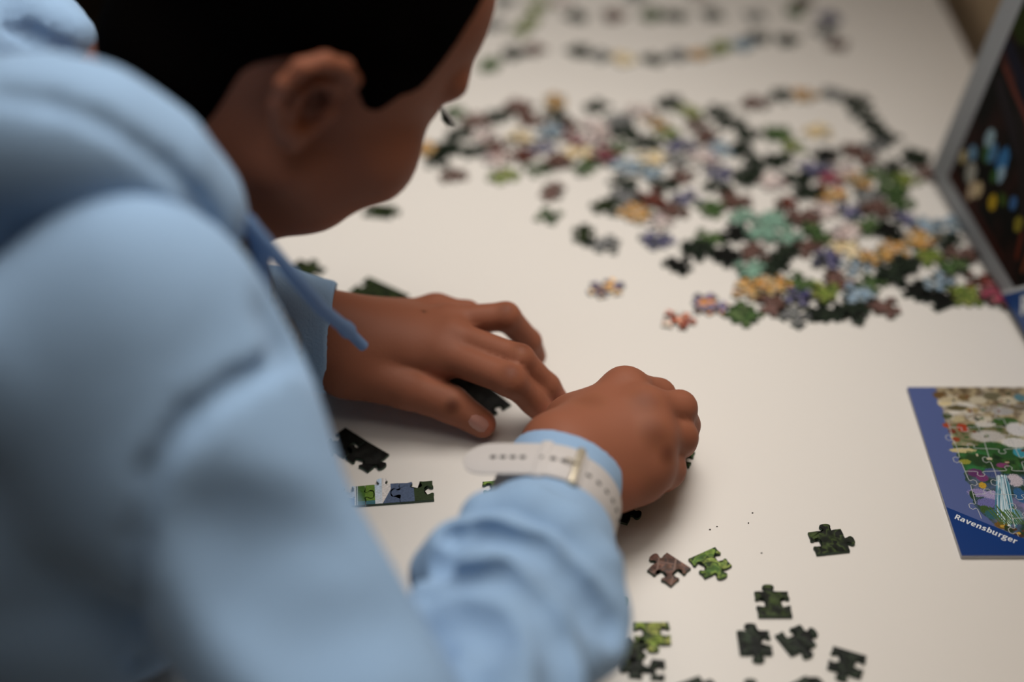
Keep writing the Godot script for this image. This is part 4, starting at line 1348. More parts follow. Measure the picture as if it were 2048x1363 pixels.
func jigsaw() -> void:
	piece_top = mat(Color.WHITE, 0.5)
	piece_top.metallic_specular = 0.3
	piece_top.albedo_texture = atlas()
	piece_top.normal_enabled = true
	piece_top.normal_texture = noise_tex(0.2, true, 2.0)
	piece_top.normal_scale = 0.15
	piece_side = mat(Color(0.27, 0.34, 0.29), 0.85)
	var g1 := "pieces of the scattered pile"
	var g2 := "pieces in the far rows"
	pz(170.8, 0, -523.2, 0.14, 18.4, 16.1, "++0-", "D", "dark green jigsaw piece lying alone left of the flat card", "loose dark pieces on the near right of the table")
	pz(83, 0, -503.7, -0.75, 16.1, 16.9, "0--+", "C", "brown brick patterned jigsaw piece touching a green piece", "loose dark pieces on the near right of the table")
	pz(105.2, 0, -508.5, 0.51, 17.4, 15.2, "0-+-", "F", "mottled mid green jigsaw piece touching the brown brick patterned piece", "loose dark pieces on the near right of the table")
	pz(134.7, 0, -480, -0.00, 17.4, 16.7, "+-0-", "D", "upright dark piece with green corner between two blanks", "loose dark pieces on the near right of the table")
	pz(121.9, 0, -455.3, -0.00, 16.3, 14.8, "+-+0", "K", "dark jigsaw piece with tabs above and below and one blank at right", "loose dark pieces on the near right of the table")
	pz(142.7, 0, -456.9, 0.46, 15.3, 14.4, "-++0", "K", "tilted black green piece right of the twin tabbed dark piece", "loose dark pieces on the near right of the table")
	pz(166, 0, -443.2, -0.38, 16.9, 14.5, "0-+-", "K", "dark green piece nearest the lower right of the loose pieces", "loose dark pieces on the near right of the table")
	pz(70.9, 0, -461.2, -0.00, 18, 13.7, "0-+-", "L", "bright yellow green jigsaw piece beside the bunched sleeve", "loose dark pieces on the near right of the table")
	pz(57.8, 0, -449.2, 0.59, 13.3, 13.6, "-+0+", "D", "dark green piece half hidden by the bunched right sleeve", "loose dark pieces on the near right of the table")
	pz(66.7, 0, -439.3, -0.12, 17.4, 11.8, "---+", "K", "dark piece just in front of the bright yellow green one", "loose dark pieces on the near right of the table")
	pz(87.5, 0, -426, 0.42, 15.1, 12.7, "0++0", "K", "dark piece cut by the frame below the yellow green piece", "loose dark pieces on the near right of the table")
	pz(115.8, 0, -421.3, -0.00, 15.7, 13.8, "+-0-", "K", "piece at the bottom edge showing only its round tab", "loose dark pieces on the near right of the table")
	pz(142.6, 0, -426.3, 0.57, 11.8, 13.1, "0+-+", "K", "dark piece at the bottom edge with a corner and a tab showing", "loose dark pieces on the near right of the table")
	pz(46, 0, -483.7, -0.15, 19.6, 18.2, "++--", "F", "yellow and green piece peeking out beside the sleeve elbow", "loose dark pieces on the near right of the table")
	pz(59, 0, -547.6, -0.40, 16, 17.8, "0+00", "X", "black piece tucked under the right wrist", "loose dark pieces on the near right of the table")
	pz(95.2, 0, -589.6, -0.36, 17.5, 12.8, "0-0+", "G", "green piece pinched in the fingers of the right hand", "")
	pz(-97.4, 0, -600.8, -0.71, 17.4, 18.4, "0-+-", "X", "black piece with an open blank, upper half of the joined pair by the thumb", "interlocked black pieces in front of the thumb")
	pz(-83.3, 0, -589.3, -0.67, 17.9, 18, "0+-+", "X", "black piece with a tab, lower half of the joined pair by the thumb", "interlocked black pieces in front of the thumb")
	pz(-91.4, 0, -557.1, 0.09, 18.9, 14.9, "-+0-", "T", "border piece with green block beside the hoodie sleeve", "row of interlocked border pieces", 0)
	pz(-72.3, 0, -559, 0.10, 19, 14.9, "+-0-", "T", "border piece with white arch and a tab on top", "row of interlocked border pieces", 1)
	pz(-53.4, 0, -560.9, 0.11, 18.7, 14.9, "--0+", "T", "border piece with grey blue wall and dark green end", "row of interlocked border pieces", 2)
	pz(-17.1, 0, -641.3, -0.88, 33.4, 15.5, "0-+0", "X", "black piece with tab showing under the left index finger", "black pieces under the left hand")
	pz(-36.9, 0, -663.2, -0.72, 27.2, 13.6, "0++-", "X", "black piece in the gap between left thumb and index finger", "black pieces under the left hand")
	pz(-129.6, 0, -662.1, -0.40, 23.2, 14.4, "0-++", "X", "black piece peeking out below the left cuff", "black pieces under the left hand")
	pz(-87.6, 0, -742.5, -0.62, 35, 20.4, "0-0-", "D", "grey green slab shaped piece behind the left wrist", "")
	pz(-139.4, 0, -766.9, -0.51, 22.2, 18.9, "+-+0", "D", "small dark piece behind the left cuff", "")
	pz(-94.4, 0, -839.2, -0.18, 21, 14.9, "0+0-", "D", "dark green piece lying right beside the jaw", "")
	pz(-6.2, 0, -564.9, 0.12, 19.9, 9.4, "0---", "F", "green piece under the loose watch strap end", "")
	pz(-43.4, 0, -974.3, -2.81, 16.5, 15.9, "--+-", "G", "mid green jigsaw piece beside the face", g1)
	pz(-39.7, 0, -946.3, -2.50, 16.8, 16.2, "++--", "K", "fourth nearest dark green jigsaw piece beside the face", g1)
	pz(-27.4, 0, -961.7, 1.67, 17.9, 17.3, "+++-", "B", "second nearest brown jigsaw piece beside the face", g1)
	pz(-9.3, 0, -969.5, 2.33, 16, 15.4, "+++-", "K", "fifth nearest dark green jigsaw piece beside the face", g1)
	pz(4.9, 0, -984.3, 0.25, 18, 17.4, "++++", "B", "nearest brown jigsaw piece on the back edge of the pile", g1)
	pz(15.8, 0, -965.2, -2.10, 16.7, 16.2, "+++-", "B", "fourth nearest brown jigsaw piece in the thin left arm of the pile", g1)
	pz(34.1, 0, -993, -3.12, 17.2, 16.6, "+-+-", "Y", "nearest orange yellow jigsaw piece on the back edge of the pile", g1)
	pz(34.1, 0, -973.2, -1.16, 17, 16.4, "-+--", "K", "dark green jigsaw piece in the thin left arm of the pile", g1)
	pz(-67.8, 0, -921, 2.82, 17.9, 17.3, "--++", "Y", "orange yellow jigsaw piece beside the face", g1)
	pz(-56.2, 0, -904.9, -3.08, 17.2, 16.6, "--+-", "K", "nearest dark green jigsaw piece beside the face", g1)
	pz(-47.7, 0, -923, 2.78, 17.9, 17.3, "++++", "K", "second nearest dark green jigsaw piece beside the face", g1)
	pz(-28.7, 0, -918.6, -2.91, 17.8, 17.2, "--0-", "K", "third nearest dark green jigsaw piece beside the face", g1)
	pz(-10.1, 0, -925.5, 2.66, 16.7, 16.1, "++--", "B", "second nearest brown jigsaw piece in the thin left arm of the pile", g1)
	pz(4.9, 2.1, -937.4, -2.21, 16.2, 15.6, "+---", "E", "second nearest cream jigsaw piece in the thin left arm of the pile", g1)
	pz(20.7, 0, -924.8, 1.51, 16.1, 15.5, "--+0", "P", "violet blue jigsaw piece in the thin left arm of the pile", g1)
	pz(8.1, 2.1, -910.4, 0.87, 18, 17.4, "----", "R", "dark red jigsaw piece in the thin left arm of the pile", g1)
	pz(-10.5, 0, -905.2, -2.31, 17.2, 16.6, "--++", "W", "nearest pinkish white jigsaw piece in the thin left arm of the pile", g1)
	pz(-43.9, 0, -887.4, -0.50, 16.1, 15.6, "-++-", "B", "nearest brown jigsaw piece beside the face", g1)
	pz(-5.9, 0, -884.7, -1.14, 17.4, 16.8, "+-+-", "L", "lime green jigsaw piece in the thin left arm of the pile", g1)
	pz(18.8, 0, -893.4, 2.02, 16.2, 15.7, "----", "G", "nearest mid green jigsaw piece in the thin left arm of the pile", g1)
	pz(35.7, 2.1, -902.2, 0.30, 17.1, 16.5, "+-0+", "B", "nearest brown jigsaw piece in the thin left arm of the pile", g1)
	pz(29.3, 0, -864.2, 1.28, 16.7, 16.2, "-+-+", "B", "brown jigsaw piece hanging below the pile near the face", g1)
	pz(25.8, 0, -832.9, -2.02, 16.7, 16.1, "----", "G", "mid green jigsaw piece hanging below the pile near the face", g1)
	pz(-20.2, 0, -943.1, 1.99, 17, 16.4, "+---", "W", "pinkish white jigsaw piece beside the face", g1)
	pz(43.7, 0, -956.3, -0.94, 17.7, 17.1, "----", "B", "third nearest brown jigsaw piece in the thin left arm of the pile", g1)
	pz(46.6, 0, -936.7, -2.10, 17.1, 16.5, "+---", "V", "magenta jigsaw piece in the thin left arm of the pile", g1)
	pz(28.9, 2.1, -942.7, -2.06, 17.5, 16.9, "---+", "S", "pale blue jigsaw piece in the thin left arm of the pile", g1)
	pz(67.6, 0, -986.1, 0.78, 17.2, 16.6, "---+", "K", "nearest dark green jigsaw piece on the back edge of the pile", g1)
	pz(82.7, 0, -962.8, -2.10, 18, 17.4, "++++", "N", "fourth nearest grey jigsaw piece in the left half of the pile", g1)
	pz(87.3, 0, -943.4, -0.53, 17.1, 16.5, "++-+", "K", "fourth nearest dark green jigsaw piece in the left half of the pile", g1)
	pz(101.6, 0, -929, -3.14, 17.9, 17.2, "--++", "K", "third nearest dark green jigsaw piece in the left half of the pile", g1)
	pz(98.7, 0, -978.4, 2.92, 17.1, 16.5, "---+", "W", "pinkish white jigsaw piece on the back edge of the pile", g1)
	pz(111.5, 0, -961.7, -0.93, 16.6, 16, "-+--", "Y", "second nearest orange yellow jigsaw piece in the left half of the pile", g1)
	pz(118.7, 0, -942.8, -0.74, 16.3, 15.8, "+---", "L", "lime green jigsaw piece in the left half of the pile", g1)
	pz(128.3, 0, -925.5, -3.13, 17.8, 17.2, "-+++", "P", "third nearest violet blue jigsaw piece in the left half of the pile", g1)
	pz(124.7, 0, -991.4, -0.78, 17.8, 17.2, "+-+-", "K", "second nearest dark green jigsaw piece on the back edge of the pile", g1)
	pz(138.2, 0, -977.8, -0.73, 17.5, 16.8, "-+--", "L", "lime green jigsaw piece on the back edge of the pile", g1)
	pz(143, 0, -958.7, 2.80, 16, 15.5, "+---", "B", "third nearest brown jigsaw piece in the left half of the pile", g1)
	pz(82.1, 0, -923.7, 0.76, 16.2, 15.7, "---+", "G", "mid green jigsaw piece in the left half of the pile", g1)
	pz(50.2, 0, -916.7, -3.06, 17.7, 17.1, "-+-+", "E", "nearest cream jigsaw piece in the thin left arm of the pile", g1)
	pz(55, 0, -896.7, -2.17, 16.5, 16, "-+-+", "G", "second nearest mid green jigsaw piece in the thin left arm of the pile", g1)
	pz(69, 2.1, -909.5, 2.39, 17.8, 17.2, "----", "V", "magenta jigsaw piece in the left half of the pile", g1)
	pz(82.8, 0, -897.4, 0.71, 17.5, 16.8, "+++-", "S", "second nearest pale blue jigsaw piece in the left half of the pile", g1)
	pz(100, 2.1, -889, -2.31, 17.7, 17.1, "+---", "S", "nearest pale blue jigsaw piece in the left half of the pile", g1)
	pz(102.9, 0, -909.3, -3.05, 17.1, 16.5, "+--+", "E", "cream jigsaw piece in the left half of the pile", g1)
	pz(122.8, 0, -906.1, -1.91, 17.8, 17.1, "----", "N", "third nearest grey jigsaw piece in the left half of the pile", g1)
	pz(125.9, 0, -885.8, -0.42, 17.4, 16.8, "--+-", "B", "second nearest brown jigsaw piece in the left half of the pile", g1)
	pz(80.7, 0, -877.3, 2.44, 17.4, 16.8, "---+", "K", "second nearest dark green jigsaw piece in the left half of the pile", g1)
	pz(110.4, 0, -871.2, -2.60, 16.5, 16, "-0-+", "K", "nearest dark green jigsaw piece in the left half of the pile", g1)
	pz(68.4, 0, -843.4, 1.26, 18.1, 17.4, "++--", "D", "olive green jigsaw piece in the left half of the pile", g1)
	pz(81.6, 0, -857.6, -2.44, 17.7, 17.1, "++++", "N", "second nearest grey jigsaw piece in the left half of the pile", g1)
	pz(100.4, 2.1, -853.5, 1.90, 16.4, 15.8, "+--+", "R", "dark red jigsaw piece in the left half of the pile", g1)
	pz(87.5, 0, -836.6, -1.38, 17.5, 16.9, "++++", "Y", "nearest orange yellow jigsaw piece in the left half of the pile", g1)
	pz(115.1, 0, -840.9, 0.63, 16.6, 16.1, "+-++", "B", "nearest brown jigsaw piece in the left half of the pile", g1)
	pz(126.3, 0, -856.6, 0.43, 16.6, 16, "---+", "P", "second nearest violet blue jigsaw piece in the left half of the pile", g1)
	pz(50, 0, -809.7, 1.57, 16.5, 15.9, "-+-+", "D", "olive green jigsaw piece in the thin left arm of the pile", g1)
	pz(65.7, 0, -796.5, 1.34, 16.4, 15.8, "++--", "N", "nearest grey jigsaw piece in the left half of the pile", g1)
	pz(100.5, 0, -804.4, -0.29, 17, 16.4, "-+++", "P", "nearest violet blue jigsaw piece in the left half of the pile", g1)
	pz(103.2, 0, -824.3, -0.72, 17.1, 16.5, "0---", "W", "pinkish white jigsaw piece in the left half of the pile", g1)
	pz(64.1, 0, -953.8, -2.26, 17.7, 17.1, "+-+0", "W", "third nearest pinkish white jigsaw piece in the thin left arm of the pile", g1)
	pz(65.4, 2.1, -933.4, -0.95, 17.3, 16.7, "--+-", "W", "second nearest pinkish white jigsaw piece in the thin left arm of the pile", g1)
	pz(162.4, 0, -978.3, -0.42, 17.7, 17, "--+-", "K", "eleventh nearest dark green jigsaw piece in the middle of the pile", g1)
	pz(169.9, 0, -959.9, -2.93, 16.2, 15.6, "-+++", "K", "tenth nearest dark green jigsaw piece in the middle of the pile", g1)
	pz(192.5, 0, -989.2, 1.63, 17, 16.4, "+++-", "B", "second nearest brown jigsaw piece on the back edge of the pile", g1)
	pz(214.2, 0, -1001.8, -0.45, 17.3, 16.7, "+---", "K", "fourth nearest dark green jigsaw piece on the back edge of the pile", g1)
	pz(235.9, 0, -1003.1, -0.79, 16.3, 15.8, "--++", "Y", "second nearest orange yellow jigsaw piece on the back edge of the pile", g1)
	pz(255.4, 0, -1005.1, 1.08, 17.5, 16.9, "-0+-", "N", "grey jigsaw piece on the back edge of the pile", g1)
	pz(149.3, 0, -939.8, 2.75, 16.8, 16.2, "+-+-", "B", "third nearest brown jigsaw piece in the middle of the pile", g1)
	pz(182.2, 0, -944.7, 1.10, 16.6, 16, "+-0+", "K", "ninth nearest dark green jigsaw piece in the middle of the pile", g1)
	pz(203.8, 0, -943.8, 0.74, 17.4, 16.7, "++++", "G", "third nearest mid green jigsaw piece in the middle of the pile", g1)
	pz(213, 0, -923.5, 3.10, 16.1, 15.6, "--+-", "L", "lime green jigsaw piece in the middle of the pile", g1)
	pz(154.9, 0, -921, 0.92, 17.9, 17.3, "-+++", "S", "pale blue jigsaw piece in the middle of the pile", g1)
	pz(173.6, 2.1, -917.5, -2.93, 16.3, 15.8, "--+0", "K", "eighth nearest dark green jigsaw piece in the middle of the pile", g1)
	pz(143.3, 2.1, -905.8, 2.74, 17, 16.4, "-+++", "W", "second nearest pinkish white jigsaw piece in the middle of the pile", g1)
	pz(153.2, 0, -889.7, -1.54, 16.1, 15.6, "+++-", "P", "violet blue jigsaw piece in the middle of the pile", g1)
	pz(180, 0, -898.6, -1.92, 18, 17.3, "---+", "K", "sixth nearest dark green jigsaw piece in the middle of the pile", g1)
	pz(198.9, 0, -904.8, -2.59, 17.6, 17, "-+++", "K", "seventh nearest dark green jigsaw piece in the middle of the pile", g1)
	pz(190, 0, -878.1, -0.48, 16.7, 16.2, "++++", "W", "nearest pinkish white jigsaw piece in the middle of the pile", g1)
	pz(236.8, 0, -946, 3.14, 17.8, 17.2, "-++-", "E", "second nearest cream jigsaw piece in the right half of the pile", g1)
	pz(234.2, 0, -913.9, -1.18, 17.7, 17.1, "++0-", "X", "second nearest black jigsaw piece in the right half of the pile", g1)
	pz(224.5, 0, -896, 2.94, 17.6, 17, "++-+", "P", "third nearest violet blue jigsaw piece in the right half of the pile", g1)
	pz(149.5, 0, -869.4, -1.88, 16.1, 15.5, "+-+-", "K", "fourth nearest dark green jigsaw piece in the middle of the pile", g1)
	pz(170.3, 2.1, -881.6, 1.58, 16.6, 16.1, "--++", "K", "fifth nearest dark green jigsaw piece in the middle of the pile", g1)
	pz(160.8, 0, -853, 0.98, 17.7, 17.1, "+-++", "B", "second nearest brown jigsaw piece in the middle of the pile", g1)
	pz(140.5, 0, -842.4, -1.12, 17.2, 16.6, "++-0", "G", "second nearest mid green jigsaw piece in the middle of the pile", g1)
	pz(164.8, 0, -830.2, -2.93, 16.7, 16.1, "-++-", "M", "fifth nearest mint green jigsaw piece in the middle of the pile", g1)
	pz(184.3, 0, -827.5, -0.40, 17.7, 17.1, "++++", "M", "fourth nearest mint green jigsaw piece in the middle of the pile", g1)
	pz(191.8, 0, -809.5, -0.89, 16.4, 15.8, "-++-", "M", "second nearest mint green jigsaw piece in the middle of the pile", g1)
	pz(173.4, 2.1, -808.1, 1.32, 16.3, 15.8, "+++-", "M", "third nearest mint green jigsaw piece in the middle of the pile", g1)
	pz(196, 0, -845.3, -1.71, 16.9, 16.3, "---+", "R", "dark red jigsaw piece in the middle of the pile", g1)
	pz(205.4, 2.1, -828.7, 0.20, 17.9, 17.3, "-+-+", "B", "second nearest brown jigsaw piece in the right half of the pile", g1)
	pz(230.9, 0, -857.7, -2.81, 16.9, 16.3, "-+++", "Y", "second nearest orange yellow jigsaw piece in the right half of the pile", g1)
	pz(220.8, 0, -839.5, -0.22, 16.7, 16.1, "+++-", "W", "second nearest pinkish white jigsaw piece in the right half of the pile", g1)
	pz(209.8, 0, -882.4, 1.58, 16.7, 16.1, "+-+-", "K", "second nearest dark green jigsaw piece in the right half of the pile", g1)
	pz(213.3, 2.1, -863.8, 2.56, 17.4, 16.8, "+--+", "K", "nearest dark green jigsaw piece in the right half of the pile", g1)
	pz(232.6, 0, -878.2, -0.06, 17.7, 17.1, "+---", "V", "magenta jigsaw piece in the right half of the pile", g1)
	pz(272.9, 0, -995.4, -1.89, 17.9, 17.2, "++0-", "K", "third nearest dark green jigsaw piece on the back edge of the pile", g1)
	pz(272.7, 0, -975.8, -3.08, 16.8, 16.2, "---+", "K", "fifth nearest dark green jigsaw piece in the right half of the pile", g1)
	pz(279.6, 0, -957.5, 0.09, 17.3, 16.7, "+-+-", "K", "fourth nearest dark green jigsaw piece in the right half of the pile", g1)
	pz(287.3, 0, -938.8, -0.86, 17.6, 17, "---+", "K", "third nearest dark green jigsaw piece in the right half of the pile", g1)
	pz(273.6, 0, -925, 0.70, 17.6, 17, "0+--", "N", "second nearest grey jigsaw piece in the right half of the pile", g1)
	pz(266.3, 0, -906, -2.90, 16.5, 15.9, "--+-", "R", "dark red jigsaw piece in the right half of the pile", g1)
	pz(253.4, 0, -920.3, -2.38, 16.2, 15.6, "+--+", "B", "fourth nearest brown jigsaw piece in the right half of the pile", g1)
	pz(245.7, 0, -895.2, 1.58, 16.8, 16.2, "---+", "W", "third nearest pinkish white jigsaw piece in the right half of the pile", g1)
	pz(251.5, 2.1, -876.4, -2.51, 16.5, 15.9, "+-0-", "Y", "third nearest orange yellow jigsaw piece in the right half of the pile", g1)
	pz(284.3, 0, -898.3, 0.83, 16.3, 15.8, "---+", "K", "nearest dark green jigsaw piece in the arm reaching the box", g1)
	pz(300.7, 2.1, -907.9, 0.18, 16.9, 16.3, "+++-", "K", "second nearest dark green jigsaw piece in the arm reaching the box", g1)
	pz(306.2, 0, -888.8, -2.95, 16.4, 15.8, "+-0-", "B", "brown jigsaw piece in the arm reaching the box", g1)
	pz(269.8, 0, -884.5, 0.92, 17.2, 16.6, "+-+-", "G", "third nearest mid green jigsaw piece in the right half of the pile", g1)
	pz(289.4, 0, -878.9, -2.68, 17.1, 16.5, "-++-", "L", "lime green jigsaw piece in the arm reaching the box", g1)
	pz(276.3, 2.1, -865.2, 1.87, 17.3, 16.7, "+--+", "G", "second nearest mid green jigsaw piece in the arm reaching the box", g1)
	pz(257.7, 0, -858.2, 0.73, 16.3, 15.7, "++0+", "N", "nearest grey jigsaw piece in the right half of the pile", g1)
	pz(240.1, 0, -840.3, 2.87, 17.9, 17.3, "+--+", "P", "second nearest violet blue jigsaw piece in the right half of the pile", g1)
	pz(258.7, 2.1, -838.3, -2.05, 16.7, 16.1, "+-++", "B", "third nearest brown jigsaw piece in the right half of the pile", g1)
	pz(277.6, 0, -845.9, 0.61, 16.2, 15.7, "++--", "G", "nearest mid green jigsaw piece in the arm reaching the box", g1)
	pz(275.8, 0, -826.4, 1.52, 16.7, 16.1, "-++-", "P", "violet blue jigsaw piece in front of the box", g1)
	pz(247.1, 0, -821.8, 1.58, 18.1, 17.4, "--++", "G", "second nearest mid green jigsaw piece in the right half of the pile", g1)
	pz(292.2, 2.1, -818.8, 1.24, 17, 16.4, "+--+", "S", "nearest pale blue jigsaw piece in front of the box", g1)
	pz(311.5, 0, -819.4, 0.12, 17.7, 17.1, "++--", "S", "second nearest pale blue jigsaw piece in front of the box", g1)
	pz(154.2, 0, -811.7, -2.22, 17.5, 16.9, "++-+", "X", "second nearest black jigsaw piece in the middle of the pile", g1)
	pz(135, 0, -807.1, 2.72, 16.8, 16.2, "+--+", "G", "nearest mid green jigsaw piece in the middle of the pile", g1)
	pz(113.7, 0, -775.9, 1.67, 16, 15.4, "+--+", "X", "black jigsaw piece in the left half of the pile", g1)
	pz(127.2, 2.1, -789.6, 2.31, 18, 17.3, "-++-", "K", "third nearest dark green jigsaw piece in the middle of the pile", g1)
	pz(146.3, 0, -784.6, -0.18, 16.9, 16.3, "++++", "X", "nearest black jigsaw piece in the middle of the pile", g1)
	pz(165.7, 0, -787.7, 0.00, 17.6, 17, "+--0", "B", "nearest brown jigsaw piece in the middle of the pile", g1)
	pz(176.5, 0, -770.3, 2.35, 16.8, 16.3, "+++-", "K", "nearest dark green jigsaw piece in the middle of the pile", g1)
	pz(158.2, 2.1, -767.8, 1.76, 16.3, 15.7, "--++", "M", "nearest mint green jigsaw piece in the middle of the pile", g1)
	pz(185.1, 2.1, -785.5, -2.27, 16.4, 15.8, "-+-+", "K", "second nearest dark green jigsaw piece in the middle of the pile", g1)
	pz(202.3, 0, -792.8, -2.66, 17.6, 16.9, "--++", "B", "nearest brown jigsaw piece in the right half of the pile", g1)
	pz(211.5, 2.1, -809.1, 2.06, 16, 15.5, "-+-+", "G", "nearest mid green jigsaw piece in the right half of the pile", g1)
	pz(212.9, 2.1, -777.6, 2.75, 17.9, 17.3, "--+-", "P", "nearest violet blue jigsaw piece in the right half of the pile", g1)
	pz(231.8, 2.1, -810.6, -0.80, 17.6, 16.9, "+0+-", "W", "nearest pinkish white jigsaw piece in the right half of the pile", g1)
	pz(228.9, 0, -792, -0.63, 16.2, 15.6, "++-+", "E", "nearest cream jigsaw piece in the right half of the pile", g1)
	pz(231.4, 0, -772.3, 0.43, 16.5, 15.9, "----", "S", "pale blue jigsaw piece in the right half of the pile", g1)
	pz(154.1, 0, -745.2, 1.29, 17, 16.4, "-++-", "Y", "nearest orange yellow jigsaw piece on the near edge of the pile", g1)
	pz(172, 2.1, -751, -1.66, 17.5, 16.9, "+++-", "Y", "second nearest orange yellow jigsaw piece on the near edge of the pile", g1)
	pz(168.9, 0, -731.8, 1.74, 17.8, 17.2, "-+++", "B", "second nearest brown jigsaw piece on the near edge of the pile", g1)
	pz(183.3, 0, -717.7, -0.81, 17.9, 17.3, "---+", "N", "grey jigsaw piece on the near edge of the pile", g1)
	pz(187.2, 2.1, -736.4, 1.15, 17.2, 16.6, "----", "P", "violet blue jigsaw piece on the near edge of the pile", g1)
	pz(190.9, 0, -755.9, -0.80, 17.7, 17.1, "-+0-", "G", "nearest mid green jigsaw piece on the near edge of the pile", g1)
	pz(205.6, 2.1, -743.5, -1.84, 17.2, 16.6, "0+--", "L", "second nearest lime green jigsaw piece on the near edge of the pile", g1)
	pz(218.3, 0, -757, -1.00, 16.8, 16.2, "-0++", "B", "third nearest brown jigsaw piece on the near edge of the pile", g1)
	pz(202.1, 0, -724.4, 0.79, 17.7, 17.1, "--++", "K", "second nearest dark green jigsaw piece on the near edge of the pile", g1)
	pz(220.5, 2.1, -720.5, 2.61, 17.8, 17.2, "-++-", "K", "nearest dark green jigsaw piece on the near edge of the pile", g1)
	pz(263.3, 2.1, -811.9, -2.87, 16, 15.5, "+++-", "X", "nearest black jigsaw piece in the right half of the pile", g1)
	pz(264.2, 0, -793.9, -1.75, 17.3, 16.7, "-++0", "Y", "nearest orange yellow jigsaw piece in front of the box", g1)
	pz(281.1, 2.1, -801.7, 0.15, 16.6, 16, "+++0", "Y", "second nearest orange yellow jigsaw piece in front of the box", g1)
	pz(247.8, 2.1, -781.7, -1.26, 16.5, 16, "+-+-", "Y", "nearest orange yellow jigsaw piece in the right half of the pile", g1)
	pz(266.6, 2.1, -775, 2.78, 17.3, 16.7, "+---", "K", "nearest dark green jigsaw piece in front of the box", g1)
	pz(237.8, 0, -752.8, 0.88, 18, 17.4, "-+-+", "G", "second nearest mid green jigsaw piece on the near edge of the pile", g1)
	pz(225.2, 4.2, -738.5, 1.18, 17, 16.4, "--++", "S", "nearest pale blue jigsaw piece on the near edge of the pile", g1)
	pz(243.3, 0, -729.7, 0.02, 17.2, 16.6, "--++", "B", "nearest brown jigsaw piece on the near edge of the pile", g1)
	pz(253.4, 4.2, -762.8, -1.17, 16.5, 15.9, "+++-", "K", "third nearest dark green jigsaw piece on the near edge of the pile", g1)
	pz(264.9, 0, -748.6, -1.48, 17.8, 17.2, "++--", "X", "second nearest black jigsaw piece on the near edge of the pile", g1)
	pz(279.1, 0, -735.4, 0.52, 17.7, 17.1, "++0-", "X", "nearest black jigsaw piece on the near edge of the pile", g1)
	pz(301.6, 0, -801.7, -0.58, 16.5, 16, "+-+-", "K", "second nearest dark green jigsaw piece in front of the box", g1)
	pz(305.4, 2.1, -783.5, 3.13, 16.7, 16.1, "-+-+", "B", "brown jigsaw piece in front of the box", g1)
	pz(284.8, 0, -782.2, 1.82, 17.9, 17.3, "0++-", "L", "lime green jigsaw piece in front of the box", g1)
	pz(295.4, 4.2, -767.5, 0.41, 16.1, 15.5, "-+-0", "G", "mid green jigsaw piece in front of the box", g1)
	pz(283.4, 2.1, -753.9, -2.49, 17, 16.4, "-+--", "S", "second nearest pale blue jigsaw piece on the near edge of the pile", g1)
	pz(297.6, 0, -740.6, -0.75, 17.4, 16.8, "++++", "L", "nearest lime green jigsaw piece on the near edge of the pile", g1)
	pz(310.4, 0, -756.5, -1.83, 16.9, 16.3, "+---", "R", "dark red jigsaw piece on the near edge of the pile", g1)
	pz(318.1, 2.1, -739.2, 0.18, 17.7, 17.1, "+-++", "V", "magenta jigsaw piece on the near edge of the pile", g1)
	pz(62.2, 0, -748.4, 1.87, 17.1, 16.5, "+-+-", "Q", "yellow and violet jigsaw piece alone in front of the pile", g1)
	pz(105.5, 0, -715, 1.32, 16.8, 16.2, "--+-", "A", "red and white jigsaw piece alone in front of the pile", g1)
	pz(129.2, 0, -731.7, -2.50, 17.5, 16.9, "+++-", "J", "orange and violet jigsaw piece alone in front of the pile", g1)
	pz(149.4, 0, -721.2, -1.53, 17.5, 16.9, "++++", "G", "mid green jigsaw piece alone in front of the pile", g1)
	pz(-18.2, 0, -1052.9, 1.24, 17.3, 16.7, "0+0+", "G", "mid green jigsaw piece in the wavy second far row", g2)
	pz(0.3, 0, -1073.8, -0.07, 17.3, 16.7, "0++0", "K", "second nearest dark green jigsaw piece in the wavy second far row", g2)
	pz(19.4, 0, -1079.5, -0.81, 16.6, 16, "0-+0", "B", "brown jigsaw piece in the wavy second far row", g2)
	pz(55, 0, -1077.1, 2.22, 16.6, 16.1, "00++", "K", "third nearest dark green jigsaw piece in the wavy second far row", g2)
	pz(74.2, 0, -1068.8, 0.72, 17.5, 16.9, "0-0-", "N", "nearest grey jigsaw piece in the wavy second far row", g2)
	pz(93.4, 0, -1062.7, 2.12, 17.6, 17, "0+-0", "E", "cream jigsaw piece in the wavy second far row", g2)
	pz(118.9, 0, -1062.3, -2.07, 16.3, 15.8, "00+-", "K", "nearest dark green jigsaw piece in the wavy second far row", g2)
	pz(137.6, 0, -1069, 2.64, 17.3, 16.7, "00+-", "N", "second nearest grey jigsaw piece in the wavy second far row", g2)
	pz(157.9, 0, -1071.7, -2.55, 16.5, 15.9, "0+0-", "Y", "orange yellow jigsaw piece in the wavy second far row", g2)
	pz(175.2, 0, -1082.6, -1.95, 17, 16.4, "0+-+", "L", "lime green jigsaw piece in the wavy second far row", g2)
	pz(194.1, 0, -1088.5, 0.14, 17, 16.4, "0++0", "S", "pale blue jigsaw piece in the wavy second far row", g2)
	pz(210.2, 0, -1100.2, -1.88, 18, 17.4, "0-+0", "K", "fifth nearest dark green jigsaw piece in the wavy second far row", g2)
	pz(235.6, 0, -1096.6, -0.66, 16.4, 15.8, "0-++", "K", "fourth nearest dark green jigsaw piece in the wavy second far row", g2)
	pz(-16.9, 0, -1124.1, 1.71, 16.8, 16.2, "0-+0", "N", "nearest grey jigsaw piece in the farthest row", g2)
	pz(15.7, 0, -1131.6, 2.89, 16.3, 15.7, "0-+0", "L", "second nearest lime green jigsaw piece in the farthest row", g2)
	pz(22.6, 0, -1160.4, 1.84, 17.9, 17.3, "00+-", "L", "third nearest lime green jigsaw piece in the farthest row", g2)
